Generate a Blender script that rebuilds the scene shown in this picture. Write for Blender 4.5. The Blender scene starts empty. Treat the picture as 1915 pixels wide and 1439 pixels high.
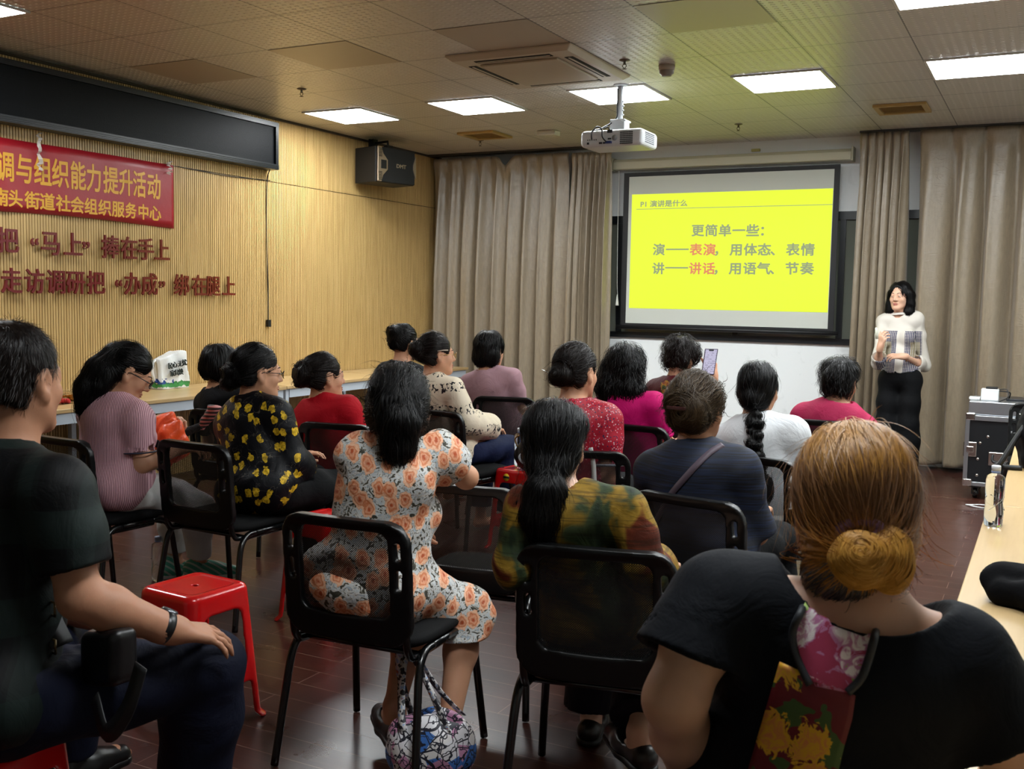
import bpy, bmesh, math, random
import numpy as np
from mathutils import Vector, Matrix, Euler

random.seed(7); RNG = np.random.default_rng(11)
SC = bpy.context.scene
COL = SC.collection
PI = math.pi

# ------------------------------------------------------------------ camera
FPX, YAW, PITCH, ROLL = 1929.0, -0.480609, -0.084184, 0.018630
CAMPOS = np.array([6.0, 0.0, 1.42])
def cam_axes():
    cy, sy, cp, sp = math.cos(YAW), math.sin(YAW), math.cos(PITCH), math.sin(PITCH)
    f = np.array([sy*cp, cy*cp, sp]); r = np.array([cy, -sy, 0.0]); u = np.cross(r, f)
    c, s = math.cos(ROLL), math.sin(ROLL)
    return c*r+s*u, -s*r+c*u, f
CR, CU, CF = cam_axes()
cam = bpy.data.cameras.new('camera'); camo = bpy.data.objects.new('camera', cam); COL.objects.link(camo)
cam.sensor_width = 36.0; cam.sensor_fit = 'HORIZONTAL'; cam.lens = 36.0*FPX/1915.0
cam.clip_start = 0.05; cam.clip_end = 100
camo.matrix_world = Matrix(((CR[0], CU[0], -CF[0], CAMPOS[0]), (CR[1], CU[1], -CF[1], CAMPOS[1]), (CR[2], CU[2], -CF[2], CAMPOS[2]), (0, 0, 0, 1)))
cam.dof.use_dof = True; cam.dof.focus_distance = 5.5; cam.dof.aperture_fstop = 13.0
SC.camera = camo
def D(x, y, dep):
    'world point on the sight line through photo pixel (x, y) at distance dep along the view axis'
    return CAMPOS + dep*(CF + CR*(x-957.5)/FPX - CU*(y-719.5)/FPX)

# ------------------------------------------------------------------ world, exposure
w = bpy.data.worlds.new('room_ambient'); SC.world = w; w.use_nodes = True
w.node_tree.nodes['Background'].inputs[0].default_value = (0.9, 0.95, 1.0, 1)
w.node_tree.nodes['Background'].inputs[1].default_value = 0.02
SC.view_settings.view_transform = 'Standard'; SC.view_settings.look = 'None'
SC.view_settings.gamma = 1.0; SC.view_settings.use_curve_mapping = False
SC.view_settings.exposure = 0.0
LAMP = 44.0          # radiance of a lit ceiling panel
SLIDE = 1.1         # radiance of the lit projection

# ------------------------------------------------------------------ materials
def lin(h):
    if not isinstance(h, str): return tuple(h)
    h = h.lstrip('#'); o = []
    for i in (0, 2, 4):
        v = int(h[i:i+2], 16)/255
        o.append(v/12.92 if v <= 0.04045 else ((v+0.055)/1.055)**2.4)
    return tuple(o)
class NT:
    'small helper around a material node tree'
    def __init__(s, name):
        s.m = bpy.data.materials.new(name); s.m.use_nodes = True; s.t = s.m.node_tree
        s.b = s.t.nodes['Principled BSDF']; s.out = s.t.nodes['Material Output']
        s._co = None
    def n(s, typ, ins=None, **kw):
        o = s.t.nodes.new('ShaderNode'+typ)
        for k, v in kw.items(): setattr(o, k, v)
        for k, v in (ins or {}).items(): s.set(o.inputs[k], v)
        return o
    def set(s, sock, v):
        if isinstance(v, bpy.types.NodeSocket): s.t.links.new(v, sock)
        elif isinstance(v, bpy.types.Node): s.t.links.new(v.outputs[0], sock)
        else:
            if sock.type == 'RGBA' and len(v) == 3: v = (*v, 1)
            sock.default_value = v
    def co(s):
        if s._co is None: s._co = s.n('TexCoord').outputs['Object']
        return s._co
    def xyz(s, vec=None):
        q = s.n('SeparateXYZ', {0: vec or s.co()}); return q.outputs
    def math(s, op, a, b=None, c=None):
        q = s.n('Math', operation=op); s.set(q.inputs[0], a)
        if b is not None: s.set(q.inputs[1], b)
        if c is not None: s.set(q.inputs[2], c)
        return q.outputs[0]
    def mapping(s, scale=(1, 1, 1), loc=(0, 0, 0), rot=(0, 0, 0), vec=None):
        q = s.n('Mapping', {'Vector': vec or s.co()})
        q.inputs['Scale'].default_value = scale; q.inputs['Location'].default_value = loc; q.inputs['Rotation'].default_value = rot
        return q.outputs[0]
    def noise(s, scale, detail=3, vec=None, rough=0.5, dist=0.0):
        q = s.n('TexNoise', {'Vector': vec or s.co(), 'Scale': scale, 'Detail': detail, 'Roughness': rough, 'Distortion': dist})
        return q.outputs[0]
    def voro(s, scale, vec=None, rand=1.0, feature='F1'):
        return s.n('TexVoronoi', {'Vector': vec or s.co(), 'Scale': scale, 'Randomness': rand}, feature=feature).outputs
    def ramp(s, fac, stops, interp='LINEAR'):
        q = s.n('ValToRGB', {0: fac}); r = q.color_ramp; r.interpolation = interp
        while len(r.elements) < len(stops): r.elements.new(0.5)
        for e, (p, c) in zip(r.elements, stops):
            e.position = p; c = lin(c); e.color = (*c, 1)
        return q.outputs[0]
    def mix(s, fac, a, b):
        q = s.n('Mix', data_type='RGBA')
        s.set(q.inputs[0], fac); s.set(q.inputs[6], lin(a) if isinstance(a, (str, tuple)) else a); s.set(q.inputs[7], lin(b) if isinstance(b, (str, tuple)) else b)
        return q.outputs[2]
    def bump(s, h, strength=0.3, dist=0.01):
        q = s.n('Bump', {'Height': h, 'Strength': strength, 'Distance': dist}); s.set(s.b.inputs['Normal'], q.outputs[0])
    def p(s, **kw):
        names = dict(col='Base Color', rough='Roughness', metal='Metallic', spec='Specular IOR Level', trans='Transmission Weight', ior='IOR', alpha='Alpha', coat='Coat Weight', sheen='Sheen Weight', em='Emission Color', es='Emission Strength', sss='Subsurface Weight', aniso='Anisotropic')
        for k, v in kw.items():
            if k in ('col', 'em') and isinstance(v, (str, tuple)): v = lin(v)
            s.set(s.b.inputs[names[k]], v)
        return s
def M(name, col, rough=0.5, bumps=None, **kw):
    t = NT(name); t.p(col=col, rough=rough, **kw)
    if bumps: t.bump(t.noise(bumps[0], 4), bumps[1], bumps[2] if len(bumps) > 2 else 0.005)
    return t.m

# ------------------------------------------------------------------ tagging
def tag(o, label=None, cat=None, group=None, kind=None):
    if label: o['label'] = label
    if cat: o['category'] = cat
    if group: o['group'] = group
    if kind: o['kind'] = kind
    return o
def thing(name, label, cat, loc=(0, 0, 0), rz=0.0, group=None):
    o = bpy.data.objects.new(name, None); COL.objects.link(o)
    o.location = loc; o.rotation_euler = (0, 0, rz); o.empty_display_size = 0.1
    return tag(o, label, cat, group)
def link(name, me, mat=None, parent=None, smooth=None):
    o = bpy.data.objects.new(name, me); COL.objects.link(o)
    if mat is not None and len(me.materials) == 0: me.materials.append(mat)
    if parent is not None: o.parent = parent
    if smooth is not None and len(me.polygons): me.polygons.foreach_set('use_smooth', [smooth]*len(me.polygons))
    return o
def copy_tree(o, parent=None):
    c = o.copy(); COL.objects.link(c); c.parent = parent
    for ch in o.children: copy_tree(ch, c)
    return c

# ------------------------------------------------------------------ plain mesh builder
class MB:
    def __init__(s): s.v = []; s.f = []; s.mi = []; s.sm = []
    def add(s, vs, fs, mi=0, sm=False, X=None):
        o = len(s.v)
        if X is not None: vs = [tuple(X @ Vector(v)) for v in vs]
        s.v += [tuple(float(c) for c in v) for v in vs]
        for f in fs: s.f.append([o+i for i in f]); s.mi.append(mi); s.sm.append(sm)
        return s
    def box(s, lo, hi, mi=0, X=None):
        a, b = lo, hi
        vs = [(x, y, z) for x in (a[0], b[0]) for y in (a[1], b[1]) for z in (a[2], b[2])]
        return s.add(vs, [(0, 1, 3, 2), (4, 6, 7, 5), (0, 4, 5, 1), (2, 3, 7, 6), (0, 2, 6, 4), (1, 5, 7, 3)], mi, False, X)
    def tube(s, pts, r, n=8, mi=0, caps=True, closed=False, X=None, sm=True):
        P = [Vector(p) for p in pts]; N = len(P); R = r if isinstance(r, (list, tuple)) else [r]*N
        vs = []; prev = None
        for i, p in enumerate(P):
            a = P[(i-1) % N] if (i > 0 or closed) else p; b = P[(i+1) % N] if (i < N-1 or closed) else p
            t = (b-a).normalized() if (b-a).length > 1e-9 else Vector((0, 0, 1))
            if prev is None:
                u = t.orthogonal().normalized()
            else:
                u = prev - t*prev.dot(t); u = u.normalized() if u.length > 1e-6 else t.orthogonal().normalized()
            prev = u; q = t.cross(u)
            for k in range(n):
                an = 2*PI*k/n; vs.append(p + (u*math.cos(an)+q*math.sin(an))*R[i])
        fs = []
        for i in range(N if closed else N-1):
            for k in range(n):
                j = (i+1) % N
                fs.append((i*n+k, i*n+(k+1) % n, j*n+(k+1) % n, j*n+k))
        if caps and not closed: fs += [tuple(range(n))[::-1], tuple((N-1)*n+k for k in range(n))]
        return s.add(vs, fs, mi, sm, X)
    def lathe(s, prof, n=24, mi=0, X=None, sm=True, caps=True):
        vs = []; fs = []
        for r, z in prof:
            for k in range(n): vs.append((r*math.cos(2*PI*k/n), r*math.sin(2*PI*k/n), z))
        m = len(prof)
        for i in range(m-1):
            for k in range(n): fs.append((i*n+k, i*n+(k+1) % n, (i+1)*n+(k+1) % n, (i+1)*n+k))
        if caps: fs += [tuple(range(n))[::-1], tuple((m-1)*n+k for k in range(n))]
        return s.add(vs, fs, mi, sm, X)
    def prism(s, poly, z0, z1, mi=0, X=None):
        n = len(poly)
        vs = [(x, y, z0) for x, y in poly]+[(x, y, z1) for x, y in poly]
        fs = [tuple(range(n))[::-1], tuple(range(n, 2*n))]+[(i, (i+1) % n, n+(i+1) % n, n+i) for i in range(n)]
        return s.add(vs, fs, mi, False, X)
    def ball(s, c, r, nu=14, nv=9, mi=0, X=None):
        r = (r, r, r) if not isinstance(r, (tuple, list)) else r
        vs = []; fs = []
        for j in range(nv+1):
            th = PI*j/nv
            for k in range(nu):
                ph = 2*PI*k/nu
                vs.append((c[0]+r[0]*math.sin(th)*math.cos(ph), c[1]+r[1]*math.sin(th)*math.sin(ph), c[2]+r[2]*math.cos(th)))
        for j in range(nv):
            for k in range(nu): fs.append((j*nu+k, (j+1)*nu+k, (j+1)*nu+(k+1) % nu, j*nu+(k+1) % nu))
        return s.add(vs, fs, mi, True, X)
    def grid(s, fn, nu, nv, mi=0, sm=True, X=None):
        vs = [fn(i/nu, j/nv) for j in range(nv+1) for i in range(nu+1)]
        fs = [(j*(nu+1)+i, j*(nu+1)+i+1, (j+1)*(nu+1)+i+1, (j+1)*(nu+1)+i) for j in range(nv) for i in range(nu)]
        return s.add(vs, fs, mi, sm, X)
    def mesh(s, name, mats=()):
        me = bpy.data.meshes.new(name); me.from_pydata(s.v, [], s.f)
        for m in mats: me.materials.append(m)
        me.polygons.foreach_set('material_index', s.mi); me.polygons.foreach_set('use_smooth', s.sm)
        me.update(); return me
    def obj(s, name, mats, parent=None, bev=0, seg=2, solid=0):
        if not isinstance(mats, (list, tuple)): mats = [mats]
        o = link(name, s.mesh(name, mats), None, parent)
        if solid:
            q = o.modifiers.new('solid', 'SOLIDIFY'); q.thickness = solid; q.offset = 0
        if bev:
            q = o.modifiers.new('bevel', 'BEVEL'); q.width = bev; q.segments = seg; q.limit_method = 'ANGLE'; q.angle_limit = 0.7; q.harden_normals = False
        return o
def T(x=0, y=0, z=0): return Matrix.Translation((x, y, z))
def Rx(a): return Matrix.Rotation(a, 4, 'X')
def Ry(a): return Matrix.Rotation(a, 4, 'Y')
def Rz(a): return Matrix.Rotation(a, 4, 'Z')
def smooth_path(pts, n=8):
    P = [Vector(p) for p in pts]; out = []
    for i in range(len(P)-1):
        a = P[max(i-1, 0)]; b = P[i]; c = P[i+1]; d = P[min(i+2, len(P)-1)]
        for k in range(n):
            t = k/n
            out.append(0.5*((2*b)+(c-a)*t+(2*a-5*b+4*c-d)*t*t+(3*b-a-3*c+d)*t**3))
    out.append(P[-1]); return out
def text_mesh(body, size, bold=0.0, depth=0.001, align='CENTER', xs=1.0, shear=0.0):
    'flat or raised lettering as a mesh in its own XY plane'
    c = bpy.data.curves.new('lettering', 'FONT'); c.body = body; c.size = size; c.offset = bold*size; c.extrude = depth; c.align_x = align; c.align_y = 'CENTER'; c.shear = shear
    c.resolution_u = 3; c.offset = 0
    o = bpy.data.objects.new('lettering', c); COL.objects.link(o)
    dg = bpy.context.evaluated_depsgraph_get(); dg.update()
    me = bpy.data.meshes.new_from_object(o.evaluated_get(dg)); bpy.data.objects.remove(o); bpy.data.curves.remove(c)
    if bold:            # heavier strokes: the glyph struck again, slightly shifted
        n = len(me.vertices); V = [v.co.copy() for v in me.vertices]; Fs = [list(p.vertices) for p in me.polygons]; bpy.data.meshes.remove(me)
        vs = []; fs = []
        for k, (dx, dy) in enumerate(((0, 0), (1, 0), (-1, 0), (0, 1), (0, -1), (.7, .7), (-.7, .7), (.7, -.7), (-.7, -.7))):
            o_ = len(vs); vs += [(v.x+dx*bold*size, v.y+dy*bold*size, v.z-k*1e-5) for v in V]; fs += [[o_+i for i in f] for f in Fs]
        me = bpy.data.meshes.new('lettering'); me.from_pydata(vs, [], fs); me.update()
    if xs != 1.0: me.transform(Matrix.Diagonal((xs, 1, 1, 1)))
    return me
def frame(o, x, y, z): # matrix from origin and three axes
    return Matrix(((x[0], y[0], z[0], o[0]), (x[1], y[1], z[1], o[1]), (x[2], y[2], z[2], o[2]), (0, 0, 0, 1)))

# ------------------------------------------------------------------ sculpting in a distance field
class SDF:
    def __init__(s, lo, hi, h):
        s.lo = np.array(lo, float); s.h = h
        s.n = np.ceil((np.array(hi)-s.lo)/h).astype(int)+1
        s.F = np.full(s.n, 9.0, np.float32)
    def blk(s, lo, hi, m):
        a = np.maximum(np.floor((np.array(lo)-m-s.lo)/s.h).astype(int), 0); b = np.minimum(np.ceil((np.array(hi)+m-s.lo)/s.h).astype(int)+1, s.n)
        if np.any(b <= a): return None, None
        ax = [((np.arange(a[i], b[i])*s.h+s.lo[i]).astype(np.float32)) for i in range(3)]
        P = (ax[0][:, None, None], ax[1][None, :, None], ax[2][None, None, :])
        return (slice(a[0], b[0]), slice(a[1], b[1]), slice(a[2], b[2])), P
    def put(s, d, sl, k, op='add'):
        F = s.F[sl]
        if op == 'sub':
            d = -d
            if k <= 0: s.F[sl] = np.maximum(F, d); return
            h = np.clip(0.5-0.5*(F-d)/k, 0, 1); s.F[sl] = F*(1-h)+d*h+k*h*(1-h); return
        if k <= 0: s.F[sl] = np.minimum(F, d); return
        h = np.clip(0.5+0.5*(F-d)/k, 0, 1); s.F[sl] = F*(1-h)+d*h-k*h*(1-h)
    def cone(s, a, b, ra, rb=None, k=0.02, op='add', infl=0.0):
        rb = ra if rb is None else rb; ra += infl; rb += infl
        a = np.array(a, float); b = np.array(b, float); r = max(ra, rb)
        sl, P = s.blk(np.minimum(a, b)-r, np.maximum(a, b)+r, k+3*s.h)
        if sl is None: return s
        ab = b-a; L = max(ab@ab, 1e-9)
        q = [P[i]-a[i] for i in range(3)]
        t = np.clip((q[0]*ab[0]+q[1]*ab[1]+q[2]*ab[2])/L, 0, 1)
        d = np.sqrt((q[0]-t*ab[0])**2+(q[1]-t*ab[1])**2+(q[2]-t*ab[2])**2)-(ra+(rb-ra)*t)
        s.put(d.astype(np.float32), sl, k, op); return s
    def chain(s, pts, rs, k=0.02, op='add', infl=0.0):
        for i in range(len(pts)-1): s.cone(pts[i], pts[i+1], rs[i], rs[i+1], k, op, infl)
        return s
    def ell(s, c, r, Rm=None, k=0.02, op='add', infl=0.0):
        c = np.array(c, float); r = np.array(r, float)+infl; R_ = np.eye(3) if Rm is None else np.array(Rm)   # columns: local axes
        e = np.sqrt(((R_*r[None, :])**2).sum(1))
        sl, P = s.blk(c-e, c+e, k+3*s.h)
        if sl is None: return s
        q = [P[i]-c[i] for i in range(3)]
        l = [(q[0]*R_[0, j]+q[1]*R_[1, j]+q[2]*R_[2, j]) for j in range(3)]
        k0 = np.sqrt((l[0]/r[0])**2+(l[1]/r[1])**2+(l[2]/r[2])**2); k1 = np.sqrt((l[0]/r[0]**2)**2+(l[1]/r[1]**2)**2+(l[2]/r[2]**2)**2)
        d = k0*(k0-1)/np.maximum(k1, 1e-6)
        s.put(d.astype(np.float32), sl, k, op); return s
    def fn(s, f, lo=None, hi=None, k=0.0, op='add'):
        lo = s.lo if lo is None else lo; hi = s.lo+(s.n-1)*s.h if hi is None else hi
        sl, P = s.blk(lo, hi, k+3*s.h)
        if sl is None: return s
        d = np.asarray(f(*P), np.float32)+np.zeros([x.stop-x.start for x in sl], np.float32)
        s.put(d, sl, k, op); return s
    def cut(s, p, n, k=0.0):
        'remove what lies on the side of the plane its normal points to'
        p = np.array(p, float); n = np.array(n, float); n = n/np.linalg.norm(n)
        return s.fn(lambda X, Y, Z: -((X-p[0])*n[0]+(Y-p[1])*n[1]+(Z-p[2])*n[2]), op='sub', k=k)
    def wrinkle(s, amp, freq, seed=0, zs=1.0, n=5):
        rg = np.random.default_rng(seed); X, Y, Z = s.blk(s.lo, s.lo+s.n*s.h, 0)[1]
        tot = np.zeros(s.n, np.float32)
        for i in range(n):
            d = rg.normal(size=3); d /= np.linalg.norm(d); d *= freq*rg.uniform(0.6, 1.5); e = rg.normal(size=3)*freq*0.45
            tot += np.sin(X*d[0]+Y*d[1]+Z*d[2]*zs+1.3*np.sin(X*e[0]+Y*e[1]+Z*e[2]+rg.uniform(0, 6))+rg.uniform(0, 6))
        s.F += amp*tot/math.sqrt(n); return s
    def verts(s):
        F = s.F; F[0] = np.maximum(F[0], 1e-3); F[-1] = np.maximum(F[-1], 1e-3); F[:, 0] = np.maximum(F[:, 0], 1e-3); F[:, -1] = np.maximum(F[:, -1], 1e-3); F[:, :, 0] = np.maximum(F[:, :, 0], 1e-3); F[:, :, -1] = np.maximum(F[:, :, -1], 1e-3)
        S = F < 0
        c = np.zeros([x-1 for x in F.shape], np.int8)
        cor = [(i, j, k) for i in (0, 1) for j in (0, 1) for k in (0, 1)]
        sh = F.shape
        for i, j, k in cor: c += S[i:sh[0]-1+i, j:sh[1]-1+j, k:sh[2]-1+k]
        act = (c > 0) & (c < 8); ijk = np.argwhere(act); Mn = len(ijk)
        idx = np.full(act.shape, -1, np.int32); idx[act] = np.arange(Mn)
        V = {q: F[ijk[:, 0]+q[0], ijk[:, 1]+q[1], ijk[:, 2]+q[2]] for q in cor}
        pos = np.zeros((Mn, 3)); cnt = np.zeros(Mn)
        for a in cor:
            for ax in range(3):
                if a[ax]: continue
                b = list(a); b[ax] = 1; b = tuple(b); va, vb = V[a], V[b]; m = (va < 0) != (vb < 0)
                t = np.where(m, va/np.where(m, va-vb, 1), 0)
                q = np.array(a, float)[None, :]+0*pos; q[:, ax] = t
                pos += q*m[:, None]; cnt += m
        pos = (ijk+pos/cnt[:, None])*s.h+s.lo
        fs = []
        for ax in range(3):
            o = [x for x in range(3) if x != ax]; sa = [slice(None)]*3; sb = [slice(None)]*3
            sa[ax] = slice(0, -1); sb[ax] = slice(1, None)
            for q in o: sa[q] = sb[q] = slice(1, -1)
            A = S[tuple(sa)]; B = S[tuple(sb)]; e = np.argwhere(A != B); ins = A[A != B]
            e[:, o[0]] += 1; e[:, o[1]] += 1
            def cell(d0, d1):
                g = e.copy(); g[:, o[0]] -= d0; g[:, o[1]] -= d1; return idx[g[:, 0], g[:, 1], g[:, 2]]
            Q = np.stack([cell(1, 1), cell(0, 1), cell(0, 0), cell(1, 0)], 1)
            flip = ins if ax != 1 else ~ins
            Q[~flip] = Q[~flip][:, ::-1]
            fs.append(Q)
        return pos, np.concatenate(fs)
    def mesh(s, name, mat=None, X=None):
        v, f = s.verts(); return np_mesh(name, v, f, mat)
    def sample(s, p):
        q = (p-s.lo)/s.h; q = np.clip(q, 0, np.array(s.n)-1.001); i = q.astype(int); t = q-i; r = 0
        for a in (0, 1):
            for b in (0, 1):
                for c in (0, 1):
                    w_ = (t[:, 0] if a else 1-t[:, 0])*(t[:, 1] if b else 1-t[:, 1])*(t[:, 2] if c else 1-t[:, 2])
                    r = r+w_*s.F[i[:, 0]+a, i[:, 1]+b, i[:, 2]+c]
        return r
    def grad(s, p):
        e = s.h; g = np.stack([s.sample(p+d)-s.sample(p-d) for d in np.eye(3)*e], 1)
        return g/np.maximum(np.linalg.norm(g, axis=1), 1e-9)[:, None]
def np_mesh(name, v, f, mat=None, smooth=True):
    me = bpy.data.meshes.new(name); f = np.asarray(f); k = f.shape[1]
    me.vertices.add(len(v)); me.vertices.foreach_set('co', np.asarray(v, np.float32).ravel())
    me.loops.add(f.size); me.loops.foreach_set('vertex_index', f.astype(np.int32).ravel())
    me.polygons.add(len(f)); me.polygons.foreach_set('loop_start', np.arange(len(f), dtype=np.int32)*k)
    try: me.polygons.foreach_set('loop_total', np.full(len(f), k, np.int32))
    except Exception: pass
    me.polygons.foreach_set('use_smooth', np.full(len(f), smooth))
    me.update(calc_edges=True)
    if mat is not None: me.materials.append(mat)
    return me
# ------------------------------------------------------------------ ceiling panels that give light
CEIL = 2.916; X0 = 1.01; Y0 = 3.863; TILE = 0.6
m_lamp = M('lamp_diffuser_lit', (1, 1, 1), 0.4, em=(0.93, 0.98, 1.0), es=LAMP)
m_lamp_off = M('lamp_diffuser_unlit', '#a79a88', 0.35)
m_lamp_frame = M('lamp_frame_white', '#c9c6be', 0.35)
def ceiling_light(c, r, on, label):
    x, y = X0+c*TILE, Y0+r*TILE
    t = thing('ceiling_light', label, 'ceiling light', (x+0.3, y+0.3, CEIL), 0, 'square ceiling light panels')
    b = MB()
    for a in ((-.296, -.296, .296, -.28), (-.296, .28, .296, .296), (-.296, -.28, -.28, .28), (.28, -.28, .296, .28)): b.box((a[0], a[1], -.012), (a[2], a[3], -0.0005))
    if on: b.obj('frame', m_lamp_frame, t)
    zz = -.009 if on else -.0025; hw = .279 if on else .295
    MB().box((-hw, -hw, zz), (hw, hw, -0.0005)).obj('diffuser', m_lamp if on else m_lamp_off, t)
ORD = {-1: 'by the slatted wall', 1: 'between the wall and the projector', 3: 'behind the projector pole', 5: 'right of the smoke detector', 7: 'above the presenter side'}
for c in (-1, 1, 3, 5, 7): ceiling_light(c, 5, True, 'lit square ceiling panel in the row before the screen, '+ORD[c])
ceiling_light(-1, -1, True, 'lit ceiling panel cut by the left edge of the photo')
ceiling_light(7, 2, True, 'lit ceiling panel at the top right edge of the photo')
for c, q in ((-1, 'nearest the dark display board'), (1, 'left of the air conditioner'), (3, 'in front of the air conditioner'), (5, 'glowing yellow-green from the slide')):
    ceiling_light(c, 2, False, 'switched-off smooth ceiling panel, '+q)
for c, r in ((7, -1), (7, -4), (9, 5), (9, 2)):  # unseen panels, guessed and put in to brighten foreground and tables
    ceiling_light(c, r, True, 'guessed lit ceiling panel, unseen over the right-hand tables, added for fill light')

# ------------------------------------------------------------------ room shell
XR, YB, YF = 8.0, 9.72, -2.6
def ceiling_mat():
    t = NT('embossed_ceiling_tile'); x, y, z = t.xyz()
    px = t.math('PINGPONG', t.math('SUBTRACT', x, X0), 0.3); py = t.math('PINGPONG', t.math('SUBTRACT', y, Y0), 0.3)
    seam = t.math('MINIMUM', px, py); line = t.math('LESS_THAN', seam, 0.004)
    edge = t.math('LESS_THAN', seam, 0.012)
    a = t.math('SINE', t.math('MULTIPLY', x, 2*PI/0.05)); b = t.math('SINE', t.math('MULTIPLY', y, 2*PI/0.04))
    h = t.math('MULTIPLY', t.math('MAXIMUM', a, 0), t.math('MAXIMUM', b, 0))
    h2 = t.math('SUBTRACT', h, t.math('MULTIPLY', edge, 2.0))
    base = t.mix(h, '#b6b1a8', '#e6e2da')  # bosses also tinted lighter, imitating light caught on the embossing
    base = t.mix(t.math('MULTIPLY', t.noise(1.3, 2), .5), base, '#cfcac1')
    t.p(col=t.mix(line, base, '#2a231d'), rough=0.32, spec=1.0, ior=1.9)
    t.bump(h2, 0.9, 0.006); return t.m
MB().box((0, YF, CEIL), (XR, YB, CEIL+0.05)).obj('ceiling', ceiling_mat())['kind'] = 'structure'
def floor_mat():
    t = NT('red_brown_laminate'); v = t.mapping()
    br = t.n('TexBrick', {'Vector': v, 'Color1': (1, 1, 1, 1), 'Color2': (0, 0, 0, 1), 'Mortar': (.5, .5, .5, 1), 'Scale': 1.0, 'Mortar Size': 0.0016, 'Mortar Smooth': 0.2, 'Bias': 0.0, 'Brick Width': 1.21, 'Row Height': 0.126}, offset=0.37, offset_frequency=2)
    g = t.noise(6, 6, t.mapping((1.2, 22, 1)), 0.6, 0.6)
    c = t.ramp(g, [(0.25, '#2b1410'), (0.55, '#3f2019'), (0.8, '#502d23')])
    c = t.mix(t.math('MULTIPLY', br.outputs['Color'], 0.35), c, '#4b281d')
    c = t.mix(t.math('MULTIPLY', br.outputs['Fac'], 0.75), c, '#8a6a5c')  # seams tinted pale, imitating highlights on the plank bevels
    rg = t.math('ADD', 0.2, t.math('MULTIPLY', t.noise(3, 4), 0.2))
    t.p(col=c, rough=rg, spec=0.5); t.bump(t.math('MULTIPLY', br.outputs['Fac'], -1.0), 0.25, 0.002); return t.m
MB().box((0, YF, -0.05), (XR, YB, 0)).obj('floor', floor_mat())['kind'] = 'structure'
m_white_wall = M('painted_white_wall', '#c9cdc8', 0.6, (14, 0.08, 0.003))
def scuffed():
    t = NT('scuffed_white_wall'); n1 = t.noise(7, 5, None, 0.6, 0.8); sc = t.ramp(n1, [(0.60, (0, 0, 0)), (0.75, (1, 1, 1))])
    t.p(col=t.mix(t.math('MULTIPLY', sc, 0.3), '#eaeeee', '#b4b9b8'), rough=0.6); return t.m
# back wall with its window opening
WX0, WX1, WZ0, WZ1 = 0.9, 5.6, 1.09, 2.25
b = MB(); b.box((0, YB, 0), (XR, YB+.1, WZ0)); b.box((0, YB, WZ1), (XR, YB+.1, CEIL)); b.box((0, YB, WZ0), (WX0, YB+.1, WZ1)); b.box((WX1, YB, WZ0), (XR, YB+.1, WZ1))
b.obj('wall_back', scuffed())['kind'] = 'structure'
m_black = M('matte_black', '#0c0d0f', 0.5); m_dkframe = M('dark_window_frame', '#101418', 0.35)
t_ = MB()
t_.box((WX0, YB-.02, WZ1-.075), (WX1, YB+.05, WZ1)); t_.box((WX0, YB-.03, WZ0-.045), (WX1, YB+.05, WZ0+.01))
for x in (WX0, 2.105, 3.3, 4.255, WX1-.04): t_.box((x, YB-.015, WZ0), (x+.05, YB+.05, WZ1-.05))
wf = t_.obj('window_1', m_dkframe); wf['kind'] = 'structure'
def pane_mat():
    t = NT('glass_painted_dim_light'); t.p(col='#70746a', rough=0.12, alpha=.8, spec=.7); return t.m  # grey, mostly opaque tint stands in for dim light from the lightwell
MB().box((WX0, YB+.01, WZ0), (WX1, YB+.016, WZ1)).obj('pane', pane_mat(), wf)
g_ = NT('lightwell_wall'); g_.p(col=g_.ramp(g_.noise(4, 4), [(.3, '#5b5c50'), (.7, '#77776a')]), rough=.8)
lw = MB().box((0, YB+.55, 0), (XR, YB+.6, CEIL)); lw.obj('wall_lightwell', g_.m)['kind'] = 'structure'
MB().tube([(2.12, YB+.42, 0.0), (2.12, YB+.42, 2.9)], .04, 12).tube([(1.6, YB+.45, 1.95), (2.7, YB+.45, 1.95)], .05, 12).tube([(2.12, YB+.42, 1.3), (2.12, YB+.56, 1.3)], .02, 8).obj('drain_pipe', M('pale_plastic_pipe', '#9b9a90', .4))
tag(bpy.data.objects['drain_pipe'], 'pale pipe outside the window, between curtain and screen', 'pipe')
MB().box((XR, YF, 0), (XR+.1, YB, CEIL)).obj('wall_right', m_white_wall)['kind'] = 'structure'
MB().box((0, YF-.1, 0), (XR, YF, CEIL)).obj('wall_front', m_white_wall)['kind'] = 'structure'
# slatted left wall: real grooves
def slat_mat():
    t = NT('golden_slat_wood'); n = t.noise(3.5, 5, t.mapping((1, 9, 0.5)), 0.6, 0.5)
    t.p(col=t.ramp(n, [(.3, '#b3935c'), (.55, '#c5a56c'), (.8, '#d2b37c')]), rough=0.42, spec=0.4); return t.m
m_slat = slat_mat(); m_groove = M('groove_dark', '#3a2a14', 0.8)
b = MB(); PITCH_S = 0.0215
zs = [(0.0, 0.69), (0.69, 2.368), (2.374, CEIL)]
ny = int((YB-1.2)/PITCH_S)
for (z0, z1) in zs:
    for i in range(ny):
        y = 1.2+i*PITCH_S; g = 0.0062; d = 0.009
        y1 = y+PITCH_S-g
        vs = [(0, y, z0), (0, y1, z0), (-d, y1, z0), (-d, y+PITCH_S, z0), (0, y+PITCH_S, z0), (0, y, z1), (0, y1, z1), (-d, y1, z1), (-d, y+PITCH_S, z1), (0, y+PITCH_S, z1)]
        o = len(b.v); b.v += vs
        for k in range(4):
            b.f.append([o+k, o+k+1, o+k+6, o+k+5]); b.mi.append(1 if k == 2 else 0); b.sm.append(False)
b.box((-.1, 1.2, 0), (-.0095, YB, CEIL), 1); b.box((-.1, YF, 0), (0, 1.2, CEIL), 0)
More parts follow.
